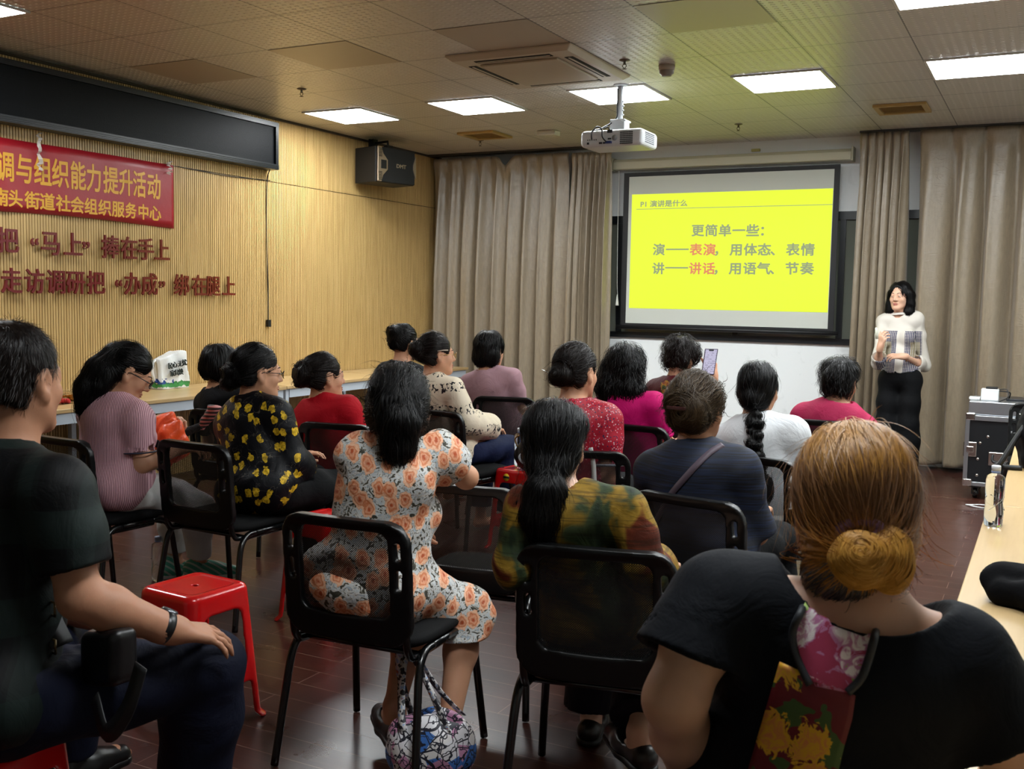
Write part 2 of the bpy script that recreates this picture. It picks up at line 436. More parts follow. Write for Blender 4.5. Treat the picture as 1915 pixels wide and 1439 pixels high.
b.obj('wall_left', [m_slat, m_groove])['kind'] = 'structure'
MB().box((0, 1.2, CEIL-.018), (.02, YB, CEIL-.0005)).obj('trim_1', M('shadow_gap_trim', '#3b3026', .6))['kind'] = 'structure'

# ------------------------------------------------------------------ lettering helpers
def joined(items, depth, bold, xs=1.0, mat=None):
    'one mesh from glyphs placed by matrices: items = (text, size, matrix)'
    vs = []; fs = []; o = 0
    for ch, size, mx in items:
        me = text_mesh(ch, size, bold, depth, 'CENTER', xs)
        me.transform(mx)
        vs += [tuple(v.co) for v in me.vertices]; fs += [[o+i for i in p.vertices] for p in me.polygons]; o = len(vs)
        bpy.data.meshes.remove(me)
    me = bpy.data.meshes.new('lettering'); me.from_pydata(vs, [], fs); me.update()
    if mat: me.materials.append(mat)
    return me
def on_back(x, z, y): return frame((x, y, z), (1, 0, 0), (0, 0, 1), (0, -1, 0))
def on_left(y, z, x): return frame((x, y, z), (0, 1, 0), (0, 0, 1), (1, 0, 0))
def hit(px, py, axis, val):
    d = D(px, py, 1.0)-CAMPOS; return CAMPOS+(val-CAMPOS[axis])/d[axis]*d

# ------------------------------------------------------------------ projection screen and slide
scr = thing('projection_screen', 'pulled-down projection screen showing a yellow slide', 'projection screen', (3.22, 9.62, 1.14))
def sub(mb, name, mats, parent, **k):   # world-space mesh parented to a thing
    mb.v = [(x-parent.location.x, y-parent.location.y, z-parent.location.z) for x, y, z in mb.v]
    return mb.obj(name, mats, parent, **k)
m_scr = M('screen_fabric_white', '#c4c8bf', 0.7); m_scrk = M('screen_border_black', '#0b0c0f', 0.55)
sub(MB().box((2.245, 9.612, 1.19), (4.2, 9.618, 2.63)), 'screen_fabric', m_scr, scr)
b = MB()
for a in ((2.19, 1.15, 2.245, 2.66), (4.2, 1.15, 4.25, 2.66), (2.245, 2.62, 4.2, 2.66), (2.245, 1.165, 4.2, 1.19)): b.box((a[0], 9.611, a[1]), (a[2], 9.619, a[3]))
sub(b, 'border', m_scrk, scr)
sub(MB().tube([(2.15, 9.615, 1.15), (4.29, 9.615, 1.15)], .02, 10), 'bottom_bar', m_black, scr)
hb = MB(); prof = [(9.56, 2.69), (9.56, 2.76), (9.585, 2.79), (9.67, 2.79), (9.67, 2.69)]
hb.add([(2.085, y, z) for y, z in prof]+[(4.347, y, z) for y, z in prof], [(0, 1, 2, 3, 4), (9, 8, 7, 6, 5)]+[(i, 5+i, 5+(i+1) % 5, (i+1) % 5) for i in range(5)])
m_house = M('screen_housing_cream', '#b9b69f', 0.4)
hs = sub(hb, 'housing', m_house, scr, bev=.008)
m_cap = M('housing_cap_cream', '#a8a690', .4)
for x0, x1 in ((4.347, 4.365), (2.067, 2.085)): sub(MB().box((x0, 9.552, 2.68), (x1, 9.68, 2.805)), 'housing_cap', m_cap, scr, bev=.004)
cb = MB(); cb.tube(smooth_path([(2.14, 9.6, 2.69), (2.145, 9.59, 2.2), (2.15, 9.6, 1.62), (2.16, 9.6, 1.45)]), .003, 6); cb.lathe([(.02, 0), (.018, .01), (.004, .11)], 10, X=T(2.155, 9.6, 1.36)); sub(cb, 'pull_cord', M('cord_white', '#cfd0c8', .5), scr)
m_slide = M('slide_yellow', (0, 0, 0), .6, em=lin('#e4f534'), es=SLIDE)
sub(MB().box((2.279, 9.6095, 1.338), (4.195, 9.612, 2.448)), 'slide_image', m_slide, scr)
m_sg = M('slide_ink_grey', (0, 0, 0), .6, em=lin('#8f9a74'), es=SLIDE); m_sr = M('slide_ink_red', (0, 0, 0), .6, em=lin('#d9825a'), es=SLIDE)
def zpx(zx, zy): return 1100+zx/3.683, 260+zy/3.683
def slide_items(rows, size):
    out = []
    for ch, zx, zy in rows:
        p = hit(*zpx(zx, zy), 1, 9.609); out.append((ch, size, on_back(p[0], p[2]-0.012, 9.609)))
    return out
OFF = T(-3.22, -9.62, -1.14)
def slide_part(name, items, bold, mat, xs=1.08):
    me = joined(items, 0.0004, bold, xs, mat); me.transform(OFF); return link(name, me, None, scr)
grey = []
for s_, xs_, y_ in (('更简单一些：', (755, 848, 942, 1037, 1133, 1225), 628),): grey += [(c, x, y_) for c, x in zip(s_, xs_)]
grey += [(c, x, 760) for c, x in zip('演，用体态、表情', (487, 910, 1020, 1117, 1213, 1300, 1410, 1513))]
grey += [(c, x, 890) for c, x in zip('讲，用语气、节奏', (483, 905, 1014, 1112, 1208, 1294, 1404, 1507))]
slide_part('grey_lettering', slide_items(grey, .118), .026, m_sg)
for wd in ([(c, x, 760) for c, x in zip('表演', (742, 835))], [(c, x, 890) for c, x in zip('讲话', (737, 830))]): slide_part('red_lettering', slide_items(wd, .118), .026, m_sr)
slide_part('slide_title', slide_items([('P1 演讲是什么', 520, 440)], .066), .026, m_sg, 1.16)
b = MB()
for (x0, y0, x1, y1, th) in ((332, 481, 1684, 456, .0028), (535, 762, 692, 760, .007), (530, 889, 688, 887, .007)):
    p = hit(*zpx(x0, y0), 1, 9.609); q = hit(*zpx(x1, y1), 1, 9.609); z = (p[2]+q[2])/2
    b.box((p[0], 9.6086, z-th), (q[0], 9.6092, z+th))
sub(b, 'ruled_line', m_sg, scr)

# ------------------------------------------------------------------ curtains
def curtain_mat(c0, c1):
    t = NT('beige_velvet'); n = t.noise(60, 4, t.mapping((1, 1, .25)))
    t.p(col=t.mix(n, c0, c1), rough=0.34, spec=0.7, sheen=0.2); t.b.inputs['Anisotropic'].default_value = 0.4
    cr = t.noise(5.0, 3, t.mapping((1.0, 1, 3.2), rot=(0, .3, 0)), .5, 1.4)
    t.bump(t.ramp(cr, [(.46, (0, 0, 0)), (.5, (1, 1, 1)), (.54, (0, 0, 0))]), .16, .006); return t.m
m_cur = curtain_mat('#796c59', '#9b8b73')
def curtain(name, label, x0, x1, z1, folds, amp, sag=None, seed=0, flare=0.0, y=9.5, hem=0.04):
    rg = np.random.default_rng(seed); nu = folds*14; nv = 70
    ph = rg.uniform(-.5, .5, folds+2); am = rg.uniform(.55, 1.25, folds+2)
    def f(u, v):
        z = hem+(z1-hem)*v; k = u*folds; i = int(min(k, folds-1)); fr = k-i
        A = (am[i]*(1-fr)+am[i+1]*fr); P = (ph[i]*(1-fr)+ph[i+1]*fr)
        top = max(0, (v-.93)/.07); dn = 1-v
        loose = amp*A*(0.35+0.9*min(1, dn*2.2))
        # narrow pinched pleats at the heading, broad folds below
        pinch = -abs(math.sin(PI*(k)))**.35
        wave = math.sin(2*PI*(k+.25+P*.25*min(1, dn*3)))+.35*math.sin(4*PI*k+P*6+dn*1.5)
        yy = loose*wave*(1-top)+top*amp*.5*pinch
        xx = x0+(x1-x0)*u+.35*amp*math.cos(2*PI*(k+P*.3))*min(1, dn*4)
        xx += flare*(u-.5)*dn
        if v > .955: yy += -.012*math.sin(PI*(v-.955)/.045)
        if sag:
            g = math.exp(-((u-sag[0])/sag[1])**2); z -= sag[2]*g*v**6
            yy -= .05*g*max(0, v-.45)
        return (xx, y+yy-.03*(1-v), z)
    mb = MB().grid(f, nu, nv); o = mb.obj(name, m_cur, None, solid=.004)
    return tag(o, label, 'curtain', 'beige velvet curtains')
curtain('curtain', 'wide beige velvet curtain in the left corner, one hook sagging', .06, 1.64, 2.87, 9, .06, (.56, .04, .1), 3, 0, 9.5)
curtain('curtain', 'bunched narrow beige curtain edging the left of the screen', 1.68, 2.1, 2.86, 7, .05, None, 5, .06, 9.49)
curtain('curtain', 'bunched narrow beige curtain edging the right of the screen', 4.43, 4.83, 2.9, 6, .055, None, 8, .04, 9.49)
curtain('curtain', 'wide beige velvet curtain behind the presenter and flight case', 4.92, 7.2, 2.9, 9, .07, None, 14, 0, 9.5, .05)
m_rail = M('rail_dark', '#2e2c28', .5)
for x0, x1, q in ((.02, 2.08, 'left'), (4.43, 7.3, 'right')):
    tag(MB().box((x0, 9.44, 2.9), (x1, 9.56, 2.9155)).obj('curtain_rail', m_rail), 'dark ceiling rail carrying the beige curtains %s of the screen' % q, 'curtain rail')

# ------------------------------------------------------------------ display board, banner, raised letters
led = thing('display_board', 'long black electronic display board high on the slatted wall', 'display board', (0, 4.5, 2.46))
m_ledf = M('board_frame_black', '#0e1216', .35, spec=.45)
b = MB(); ya, yb = 1.6, 6.93
b.box((0.001, ya, 2.46), (.12, yb, 2.505)); b.box((.001, ya, 2.815), (.12, yb, 2.852)); b.box((.001, yb-.035, 2.505), (.12, yb, 2.815)); b.box((.001, ya, 2.505), (.12, ya+.035, 2.815))
for k in range(3): b.box((.12, ya, 2.466+.012*k), (.124, yb, 2.472+.012*k)); b.box((.12, ya, 2.82+.01*k), (.123, yb, 2.825+.01*k))
sub(b, 'frame', m_ledf, led)
t = NT('unlit_led_modules'); x, y, z = t.xyz(); l = t.math('LESS_THAN', t.math('MINIMUM', t.math('PINGPONG', y, .16), t.math('PINGPONG', t.math('ADD', z, .045), .08)), .0012)
t.p(col=t.mix(l, '#05070a', '#0c1014'), rough=.5, spec=.12); t.bump(t.noise(180, 2), .3, .003)
sub(MB().box((.08, ya+.03, 2.5), (.1, yb-.03, 2.82)), 'panel', t.m, led)
ban = thing('banner', 'red cloth banner with yellow printed characters taped to the wall', 'banner', (0, 4.4, 2.14))
m_ban = M('banner_red_cloth', '#9a101f', .42, (9, .15, .02)); m_bant = M('banner_print_yellow', '#d9a020', .45)
def bw(y): return .014+.006*math.sin(y*5.2)+.004*math.sin(y*13+1)
bm_ = MB().grid(lambda u, v: (bw(3.0+2.845*u), 3.0+2.845*u, 1.905+.47*v-(.012*(1-v)*math.sin(u*7))), 120, 8); sub(bm_, 'cloth', m_ban, ban, solid=.001)
its = []
r1 = list(zip('调与组织能力提升活动', [(35, 930), (143, 935), (245, 955), (340, 965), (437, 985), (527, 1000), (620, 1010), (705, 1025), (785, 1040), (868, 1050)]))
r2 = list(zip('南头街道社会组织服务中心', [(8, 1106), (92, 1112), (188, 1120), (270, 1130), (355, 1140), (432, 1150), (510, 1160), (587, 1170), (660, 1175), (733, 1190), (808, 1195), (875, 1200)]))
for ch, (zx, zy) in r1:
    p = hit(zx/2.992, zy/2.992, 0, .02); its.append((ch, .2, on_left(p[1], 2.182, 0)))
for s_ in ('协', ): its.append((s_, .2, on_left(4.25, 2.182, 0)))
i1 = len(its)
for ch, (zx, zy) in r2:
    p = hit(zx/2.992, zy/2.992, 0, .02); its.append((ch, .118, on_left(p[1], 1.99, 0)))
def follow(me):
    for v in me.vertices: v.co.x += bw(v.co.y)+.002
    me.transform(T(0, -4.4, -2.14)); return me
a = follow(joined(its[:i1], .0006, .02, .68, m_bant)); link('large_characters', a, None, ban)
a = follow(joined(its[i1:], .0006, .025, .98, m_bant)); link('small_characters', a, None, ban)
def tape(label, y, z0, z1, sw):
    b = MB(); rg = random.Random(int(y*100)); n = 14
    pts = [(.03+rg.uniform(-.012, .016), y+sw*rg.uniform(-1, 1), z0+(z1-z0)*i/n) for i in range(n+1)]
    vs = []; 
    for p in pts: vs += [(p[0], p[1]-.012, p[2]), (p[0]+rg.uniform(-.01, .015), p[1]+.012, p[2]+rg.uniform(-.01, .01))]
    b.add(vs, [(2*i, 2*i+1, 2*i+3, 2*i+2) for i in range(n)])
    tt = NT('clear_crinkled_tape'); tt.p(col='#e8e4dd', rough=.12, alpha=.55, spec=.8)
    return tag(b.obj('tape_strip', tt.m, None, solid=.0008), label, 'tape', 'clear tape strips on the banner')
tape('crinkled clear tape strip hanging over the banner below the board', 4.66, 2.2, 2.44, .012)
tape('scrap of clear tape on the banner top right corner', 5.79, 2.3, 2.4, .03)
m_let = M('acrylic_dark_red', '#66080f', .3, spec=.6)
up = dict(zip(['把', '“', '马', '上', '”', '捧', '在', '手', '上2'], [4.414, 4.61, 4.734, 4.913, 5.02, 5.231, 5.399, 5.554, 5.709]))
lo_ = dict(zip(['走', '访', '调', '研', '把', '“', '办', '成', '”', '绑', '在', '腿', '上'], [4.434, 4.604, 4.77, 4.929, 5.1, 5.298, 5.424, 5.586, 5.706, 5.906, 6.092, 6.244, 6.42]))
for row, dic, z in (('upper', up, 1.725), ('lower', lo_, 1.468)):
    for ch, y in dic.items():
        c = ch[0]; q = c in '“”'
        me = text_mesh(c, .172 if not q else .17, .014, .006, 'CENTER', .93); me.transform(on_left(0, 0, 0))
        vz = [v.co.z for v in me.vertices]; me.transform(T(0, 0, 0 if not q else .0)); me.materials.append(m_let)
        o = link('wall_character', me); o.location = (.028, y, z-.012 - (0.0 if not q else .03))
        seen = 'second ' if (c == '上' and ch != '上' ) else ''
        nm = {'“': 'opening quotation mark', '”': 'closing quotation mark'}.get(c, seen+'character '+c)
        tag(o, 'dark red raised %s in the %s line of wall lettering' % (nm, row), 'wall lettering', 'dark red raised wall lettering')
        sp = MB(); sp.tube([(-.028, 0, .02), (0.0, 0, .02)], .003, 6); sp.obj('standoff', m_let, o)
bpy.data.objects['wall_character'].name = 'wall_character'
cbl = MB(); cbl.tube(smooth_path([(.05, 6.9, 2.465), (.012, 6.905, 2.35), (.012, 6.9, 1.9), (.014, 6.915, 1.4), (.012, 6.918, 1.19)]), .0045, 6); cbl.box((.003, 6.9, 1.13), (.03, 6.935, 1.19))
tag(cbl.obj('power_cable', m_black), 'thin black cable with plug hanging down from the display board', 'cable')
cl2 = MB(); cl2.tube(smooth_path([(.006, 5.9, 2.372), (.008, 6.4, 2.36), (.008, 6.75, 2.37), (.008, 6.95, 2.38)]), .003, 6); tag(cl2.obj('thin_wire', m_black), 'thin dark wire along the wall panel joint beside the banner', 'wire')

# ------------------------------------------------------------------ loudspeaker
spk = thing('loudspeaker', 'black wall loudspeaker with silver trim below the ceiling', 'loudspeaker', (0.27, 8.3, 2.64), math.radians(-15)+PI/2-PI)
# local: front faces -y... x along the cabinet width
sl = MB(); sl.box((-.24, -.13, -.165), (.24, .17, .165)); SPX = Rx(math.radians(9)); 
spk.rotation_euler = (0, 0, math.radians(75)); 
m_spk = M('speaker_cabinet_black', '#0d0f12', .5); o = sl.obj('cabinet', m_spk, spk, bev=.006)
fr = MB(); fr.box((-.235, -.15, -.16), (.235, -.13, .16)); fr.obj('grille', M('speaker_grille_black', '#07080a', .65, (400, .5, .002)), spk, bev=.006)
m_gold = M('silver_trim', '#b3a08c', .3, metal=.8)
tr = MB(); tr.prism([(-.236, -.16), (-.19, -.16), (-.17, -.1), (-.115, -.045), (-.115, .045), (-.17, .1), (-.19, .16), (-.236, .16)], 0, .012, X=frame((0, -.15, 0), (1, 0, 0), (0, 0, 1), (0, -1, 0)))
tr.obj('side_trim', m_gold, spk, bev=.003)
tr2 = MB(); tr2.box((-.2, -.167, -.04), (-.135, -.16, .04))
for k in range(6): tr2.box((-.225, -.165, -.145+k*.014), (-.185, -.161, -.139+k*.014)); tr2.box((-.225, -.165, .07+k*.014), (-.185, -.161, .076+k*.014))
tr2.obj('bass_port', m_black, spk)
tr3 = MB(); tr3.prism([(.238, -.1), (.21, -.02), (.21, .03), (.238, .11)], 0, .012, X=frame((0, -.15, 0), (1, 0, 0), (0, 0, 1), (0, -1, 0))); tr3.obj('side_trim', m_gold, spk)
me = text_mesh('DMT', .05, .03, .001, 'CENTER', 1.15); me.transform(frame((.06, -.1515, 0), (1, 0, 0), (0, 0, 1), (0, -1, 0))); me.materials.append(m_gold); link('lettering', me, None, spk)
brk = MB(); brk.box((-.03, .16, .1), (.03, .2, .29)); brk.tube([(0, .17, .24), (0, -.02, .24), (0, -.03, .17)], .012, 8); brk.box((-.05, .19, .09), (.05, .205, .29)); brk.box((-.03, -.06, .16), (.03, 0, .2))
brk.obj('wall_bracket', m_black, spk)

# ------------------------------------------------------------------ air conditioner, projector, small ceiling things
ac = thing('air_conditioner', 'cream ceiling cassette air conditioner with four louvres', 'air conditioner', (2.985, 6.1, CEIL))
m_ac = M('air_conditioner_cream', '#b5a994', .4); W, L_ = .43, .485
b = MB()
o4 = [(-W, -L_), (W, -L_), (W, L_), (-W, L_)]; i4 = [(-W+.035, -L_+.035), (W-.035, -L_+.035), (W-.035, L_-.035), (-W+.035, L_-.035)]
b.add([(x, y, -.0005) for x, y in o4]+[(x, y, -.012) for x, y in o4]+[(x, y, -.038) for x, y in i4], [(i, (i+1) % 4, 4+(i+1) % 4, 4+i) for i in range(4)]+[(4+i, 4+(i+1) % 4, 8+(i+1) % 4, 8+i) for i in range(4)]+[(8, 9, 10, 11), (3, 2, 1, 0)])
b.obj('housing', m_ac, ac, bev=.006)
MB().box((-.27, -.32, -.052), (.27, .32, -.036)).obj('intake_panel', M('intake_panel_cream', '#a99c85', .45), ac, bev=.012)
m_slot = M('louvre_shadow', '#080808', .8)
for k, (cx, cy, hx, hy) in enumerate(((0, -.385, .26, .028), (0, .385, .26, .028), (-.335, 0, .028, .3), (.335, 0, .028, .3))):
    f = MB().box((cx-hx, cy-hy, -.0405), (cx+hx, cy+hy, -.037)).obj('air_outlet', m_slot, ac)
    lv = MB()
    if hx > hy: lv.box((cx-hx+.01, cy-.008, -.044), (cx+hx-.01, cy+.004, -.0405))
    else: lv.box((cx-.008, cy-hy+.01, -.044), (cx+.004, cy+hy-.01, -.0405))
    lv.obj('louvre', m_ac, f)
prj = thing('projector', 'white ceiling projector on a short pole before the screen', 'projector', (3.24, 6.85, CEIL))
m_prj = M('projector_white', '#c3c6c8', .35); m_prd = M('projector_dark_port', '#15181c', .5)
pz = -.385
b = MB(); b.box((-.23, -.16, pz-.06), (.23, .16, pz+.055)); b.obj('projector_body', m_prj, prj, bev=.03, seg=4)
b = MB(); b.tube([(0, 0, -.001), (0, 0, -.27)], .021, 14); b.lathe([(.05, -.001), (.05, -.008), (.022, -.012)], 16)
for k in range(4): b.tube([(.02, -.005, -.12-.03*k), (.03, -.005, -.12-.03*k)], .005, 6)
b.obj('mount_pole', M('mount_pole_white', '#b4b8bd', .35), prj)
b = MB(); b.box((-.055, -.05, -.325), (.055, .05, -.245)); b.box((.03, -.055, -.262), (.065, .055, -.25)); b.obj('mount_bracket', m_prj, prj, bev=.004)
b = MB()
for i in range(9):
    for j in range(7): b.box((.07+.0105*i, -.1625, pz-.05+.0125*j), (.0775+.0105*i, -.1595, pz-.042+.0125*j))
b.obj('vent_grille', m_prd, prj)
b = MB()
for i in range(14):
    for j in range(6): b.box((.2295, -.1+.013*i, pz-.035+.0125*j), (.2315, -.0935+.013*i, pz-.028+.0125*j))
b.obj('vent_grille', M('side_grille_grey', '#5c6166', .5), prj)
b = MB()
for i in range(5): b.tube([(-.17+.016*i, -.1625, pz-.012), (-.17+.016*i, -.1585, pz-.012)], .004, 8)
b.box((-.175, -.1625, pz-.042), (-.16, -.159, pz-.028)); b.box((-.085, -.1625, pz-.042), (-.062, -.159, pz-.03)); b.box((-.055, -.1625, pz-.042), (-.036, -.159, pz-.03)); b.box((-.025, -.163, pz+.03), (.012, -.158, pz+.05)); b.box((-.02, -.163, pz-.015), (.005, -.159, pz-.005))
b.obj('socket', m_prd, prj)
MB().box((-.03, -.185, pz-.043), (.01, -.159, pz-.028)).obj('video_plug', M('plug_blue', '#1b2f6b', .4), prj)
MB().tube([(.03, -.1622, pz-.005), (.03, -.159, pz-.005)], .02, 18).obj('speaker_disc', M('disc_grey', '#84878a', .5), prj)
MB().tube([(.12, .155, pz), (.12, .185, pz)], .035, 20).obj('lens', m_prd, prj)
b = MB(); b.tube(smooth_path([(-.012, -.022, -.03), (-.012, -.023, -.15), (-.02, -.025, -.24), (-.09, -.1, -.31), (-.13, -.175, -.34), (-.135, -.175, pz-.01)]), .005, 7)
b.tube(smooth_path([(-.13, -.17, -.335), (-.09, -.19, -.315), (-.06, -.18, -.33), (-.05, -.185, pz), (-.02, -.185, pz-.035)]), .005, 7)
b.tube(smooth_path([(-.05, -.17, -.33), (-.01, -.19, -.32), (.0, -.18, -.34), (-.005, -.17, pz+.04)]), .004, 7)
b.obj('cable', m_black, prj)
m_met = M('sprinkler_metal', '#6e675a', .35, metal=.8)
for (x, y, l) in ((1.034, 6.104, 'near the display board end'), (1.056, 8.731, 'before the left corner curtain'), (3.537, 6.166, 'beside the air conditioner corner'), (3.56, 8.727, 'before the screen housing')):
    t = thing('sprinkler', 'small ceiling sprinkler '+l, 'sprinkler', (x, y, CEIL), 0, 'ceiling sprinklers')
    MB().lathe([(.034, -.0005), (.034, -.004), (.012, -.012)], 18).obj('rose', m_met, t)
    b = MB(); b.tube([(0, 0, -.01), (0, 0, -.03)], .008, 8); b.tube([(.008, 0, -.025), (.013, 0, -.04), (0, 0, -.055)], .0025, 6); b.tube([(-.008, 0, -.025), (-.013, 0, -.04), (0, 0, -.055)], .0025, 6); b.lathe([(.014, -.055), (.014, -.058)], 12); b.obj('nozzle', m_met, t)
sd = thing('smoke_detector', 'round cream smoke detector on the ceiling right of the projector', 'smoke detector', (3.73, 6.408, CEIL))
MB().lathe([(.052, -.0005), (.052, -.03), (.047, -.035)], 24).obj('base', M('detector_cream', '#a79d8e', .4), sd)
MB().lathe([(.047, -.035), (.046, -.052), (.032, -.062), (.03, -.07), (.0, -.07)], 24, caps=False).obj('sensor_head', M('detector_grey', '#7d766b', .4), sd)
m_vent = M('vent_yellowed', '#a88950', .45)
for (x, y, l) in ((1.27, 8.44, 'yellowed square ceiling vent above the left curtain'), (4.9, 8.44, 'yellowed square ceiling vent above the presenter')):
    t = thing('ceiling_vent', l, 'vent', (x, y, CEIL), 0, 'square ceiling vents')
    b = MB()
    for a in ((-.19, -.19, .19, -.15), (-.19, .15, .19, .19), (-.19, -.15, -.15, .15), (.15, -.15, .19, .15)): b.box((a[0], a[1], -.022), (a[2], a[3], -.0005))
    b.obj('frame', m_vent, t, bev=.004)
    for k in range(9): MB().box((-.15, -.006, -.002), (.15, .006, 0), X=T(0, -.13+.0325*k, -.008) @ Rx(.7)).obj('slat', m_vent, t)
    MB().box((-.15, -.15, -.004), (.15, .15, -.0015)).obj('duct_opening', M('duct_dark', '#2b2115', .8), t)
em = thing('emergency_box', 'small white plastic box on the ceiling above the curtain', 'ceiling box', (1.9, 8.48, CEIL))
MB().box((-.09, -.06, -.045), (.09, .06, -.0005)).obj('case', M('box_white', '#c2bfb2', .4), em, bev=.008)
sk = MB().box((3.42, 9.69, 2.82), (3.5, 9.72, 2.845)); tag(sk.obj('cable_clip', M('clip_yellowish', '#b8b06a', .5), bev=.003), 'small yellowish cable clip on the wall above the screen', 'clip')
# ------------------------------------------------------------------ stacking chairs
m_chair = M('chair_black_plastic', '#08090a', .36, spec=.35); m_tube = M('chair_black_steel', '#08090a', .25, spec=.6); m_seat = M('chair_black_fabric', '#08090a', .85, (300, .3, .002), spec=.2)
def net_mat():
    t = NT('black_chair_net'); x, y, z = t.xyz(); k = 2*PI/.0062
    a = t.math('SINE', t.math('MULTIPLY', t.math('ADD', x, z), k)); b_ = t.math('SINE', t.math('MULTIPLY', t.math('SUBTRACT', x, z), k))
    hole = t.math('GREATER_THAN', t.math('ADD', a, b_), .55)
    t.p(col='#0a0a0b', rough=.6, alpha=t.math('SUBTRACT', 1.0, t.math('MULTIPLY', hole, .95))); return t.m
m_net = net_mat()
BY0 = -.215
def by(x, z): return BY0-(z-.45)*.09+.28*x*x
def back_frame():
    S = SDF((-.24, -.30, .38), (.24, -.14, .82), .0055)
    def rb(x, z, cx, cz, hx, hz, r):
        qx = np.abs(x-cx)-hx+r; qz = np.abs(z-cz)-hz+r
        return np.sqrt(np.maximum(qx, 0)**2+np.maximum(qz, 0)**2)+np.minimum(np.maximum(qx, qz), 0)-r
    def f(x, y, z):
        rim = .006*np.clip((z-.755)/.02, 0, 1)
        zb = z-.30*x*x*np.clip((.55-z)/.1, 0, 1)*1.0+.05*np.clip((.55-z)/.1, 0, 1)*(np.abs(x) > 9)
        o = rb(x, z, 0, .605, .212, .183, .07); i = rb(x, zb, 0, .628, .15, .128, .035)
        d = np.maximum(o, -i)
        for sx in (-1, 1):
            for a, c in ((.688, .722), (.60, .642)):
                t = np.clip(z, a, c); d = np.maximum(d, -(np.sqrt((x-sx*(.181-.06*np.abs(z-.66)))**2+(z-t)**2)-.0095))
        yy = y-(BY0-(z-.45)*.09+.28*x*x)
        return np.maximum(d, np.abs(yy)-.013-rim)+0*y
    S.fn(f); return S.mesh('backrest_frame', m_chair)
ch_me = {}
ch_me['backrest_frame'] = back_frame()
ch_me['back_net'] = MB().grid(lambda u, v: ((u-.5)*.32, by((u-.5)*.32, .495+.27*v)-.002, .495+.27*v), 12, 10).mesh('back_net', [m_net])
Sq = SDF((-.25, -.24, .36), (.25, .26, .5), .008)
Sq.fn(lambda x, y, z: (((np.abs(x)/.222)**5+(np.abs(y-.01)/.212)**5+(np.abs(z-.428-.02*np.clip(-(y-.1)/.3, -1, .4)*0+.04*np.clip(y-.13, 0, 1))/.03)**2.6)**(1/5.0)-1)*.05)
ch_me['seat'] = Sq.mesh('seat', m_seat)
chair_legs = {}
for sx in (-1, 1):
    fl = smooth_path([(sx*.24, .225, .006), (sx*.226, .195, .22), (sx*.217, .175, .345), (sx*.21, .13, .392), (sx*.21, .08, .398)], 5)
    rl = smooth_path([(sx*.24, -.235, .006), (sx*.226, -.2, .22), (sx*.217, -.175, .345), (sx*.21, -.13, .392), (sx*.21, -.08, .398)], 5)
    chair_legs[sx] = (MB().tube(fl, .0125, 10).mesh('leg', [m_tube]), MB().tube(rl, .0125, 10).mesh('leg', [m_tube]),
        MB().tube([(sx*.21, -.08, .398), (sx*.21, .08, .398)], .0125, 10).mesh('seat_rail', [m_tube]),
        MB().tube(smooth_path([(sx*.192, by(.19, .6)+.004, .6), (sx*.192, by(.19, .5)+.002, .46), (sx*.192, -.19, .40), (sx*.192, -.14, .382), (sx*.19, .1, .38)], 5), .0115, 10).mesh('back_support', [m_tube]))
xb = [MB().tube([(-.215, y, .383), (.215, y, .383)], .01, 8).mesh('crossbar', [m_tube]) for y in (-.13, .13)]
def make_chair():
    t = thing('stacking_chair', '', 'chair')
    for k in ('seat', 'backrest_frame', 'back_net'): link(k, ch_me[k], None, t)
    for sx in (-1, 1):
        a, b, c, d = chair_legs[sx]; link('leg', a, None, t); link('leg', b, None, t); link('seat_rail', c, None, t); link('back_support', d, None, t)
    for q in xb: link('crossbar', q, None, t)
    return t
chair0 = make_chair(); n_ch = 0
def chair(x, y, yaw, label):
    global n_ch
    c = chair0 if n_ch == 0 else copy_tree(chair0); n_ch += 1
    c.location = (x, y, 0); c.rotation_euler = (0, 0, -math.radians(yaw)); tag(c, label, 'chair', 'black stacking chairs with net backs'); return c
chair(2.27, 3.22, 3, 'black net-backed chair under the woman in the ribbed pink shirt')
chair(2.82, 3.44, 2, 'black net-backed chair under the woman in the yellow-flowered black blouse')
chair(2.87, 4.30, -8, 'black chair under the woman in the plain red top')
chair(2.03, 4.41, -6, 'black chair under the short-haired woman in black at the left')
chair(3.03, 5.10, 12, 'black net-backed chair under the woman in the cream blouse')
chair(2.87, 6.02, -14, 'black chair under the woman in the mauve top near the left curtain')
chair(4.225, 2.585, -4, 'black net-backed chair under the woman in the orange floral dress')
chair(4.24, 3.20, -8, 'empty-backed black chair with the floral woman\'s elbow on it')
chair(4.95, 2.63, -12, 'black chair in the foreground under the woman in the green and gold blouse')
chair(5.02, 3.43, 11, 'black chair under the woman in the navy blue top')
chair(4.20, 4.15, -20, 'black chair under the woman in the red floral blouse')
chair(4.17, 5.13, 8, 'black chair under the woman in the magenta top')
chair(5.00, 4.42, 16, 'black net-backed chair under the woman with the braid')
chair(4.86, 5.95, -4, 'black chair under the short-haired woman in the dusky pink top')
chair(2.25, 5.75, 0, 'black chair near the wall tables under the woman with the high bun')
chair(4.0, 6.05, 4, 'black chair under the curly-haired woman holding a phone')
chair(6.02, 7.35, 172, 'black chair seen edge-on in front of the flight case')

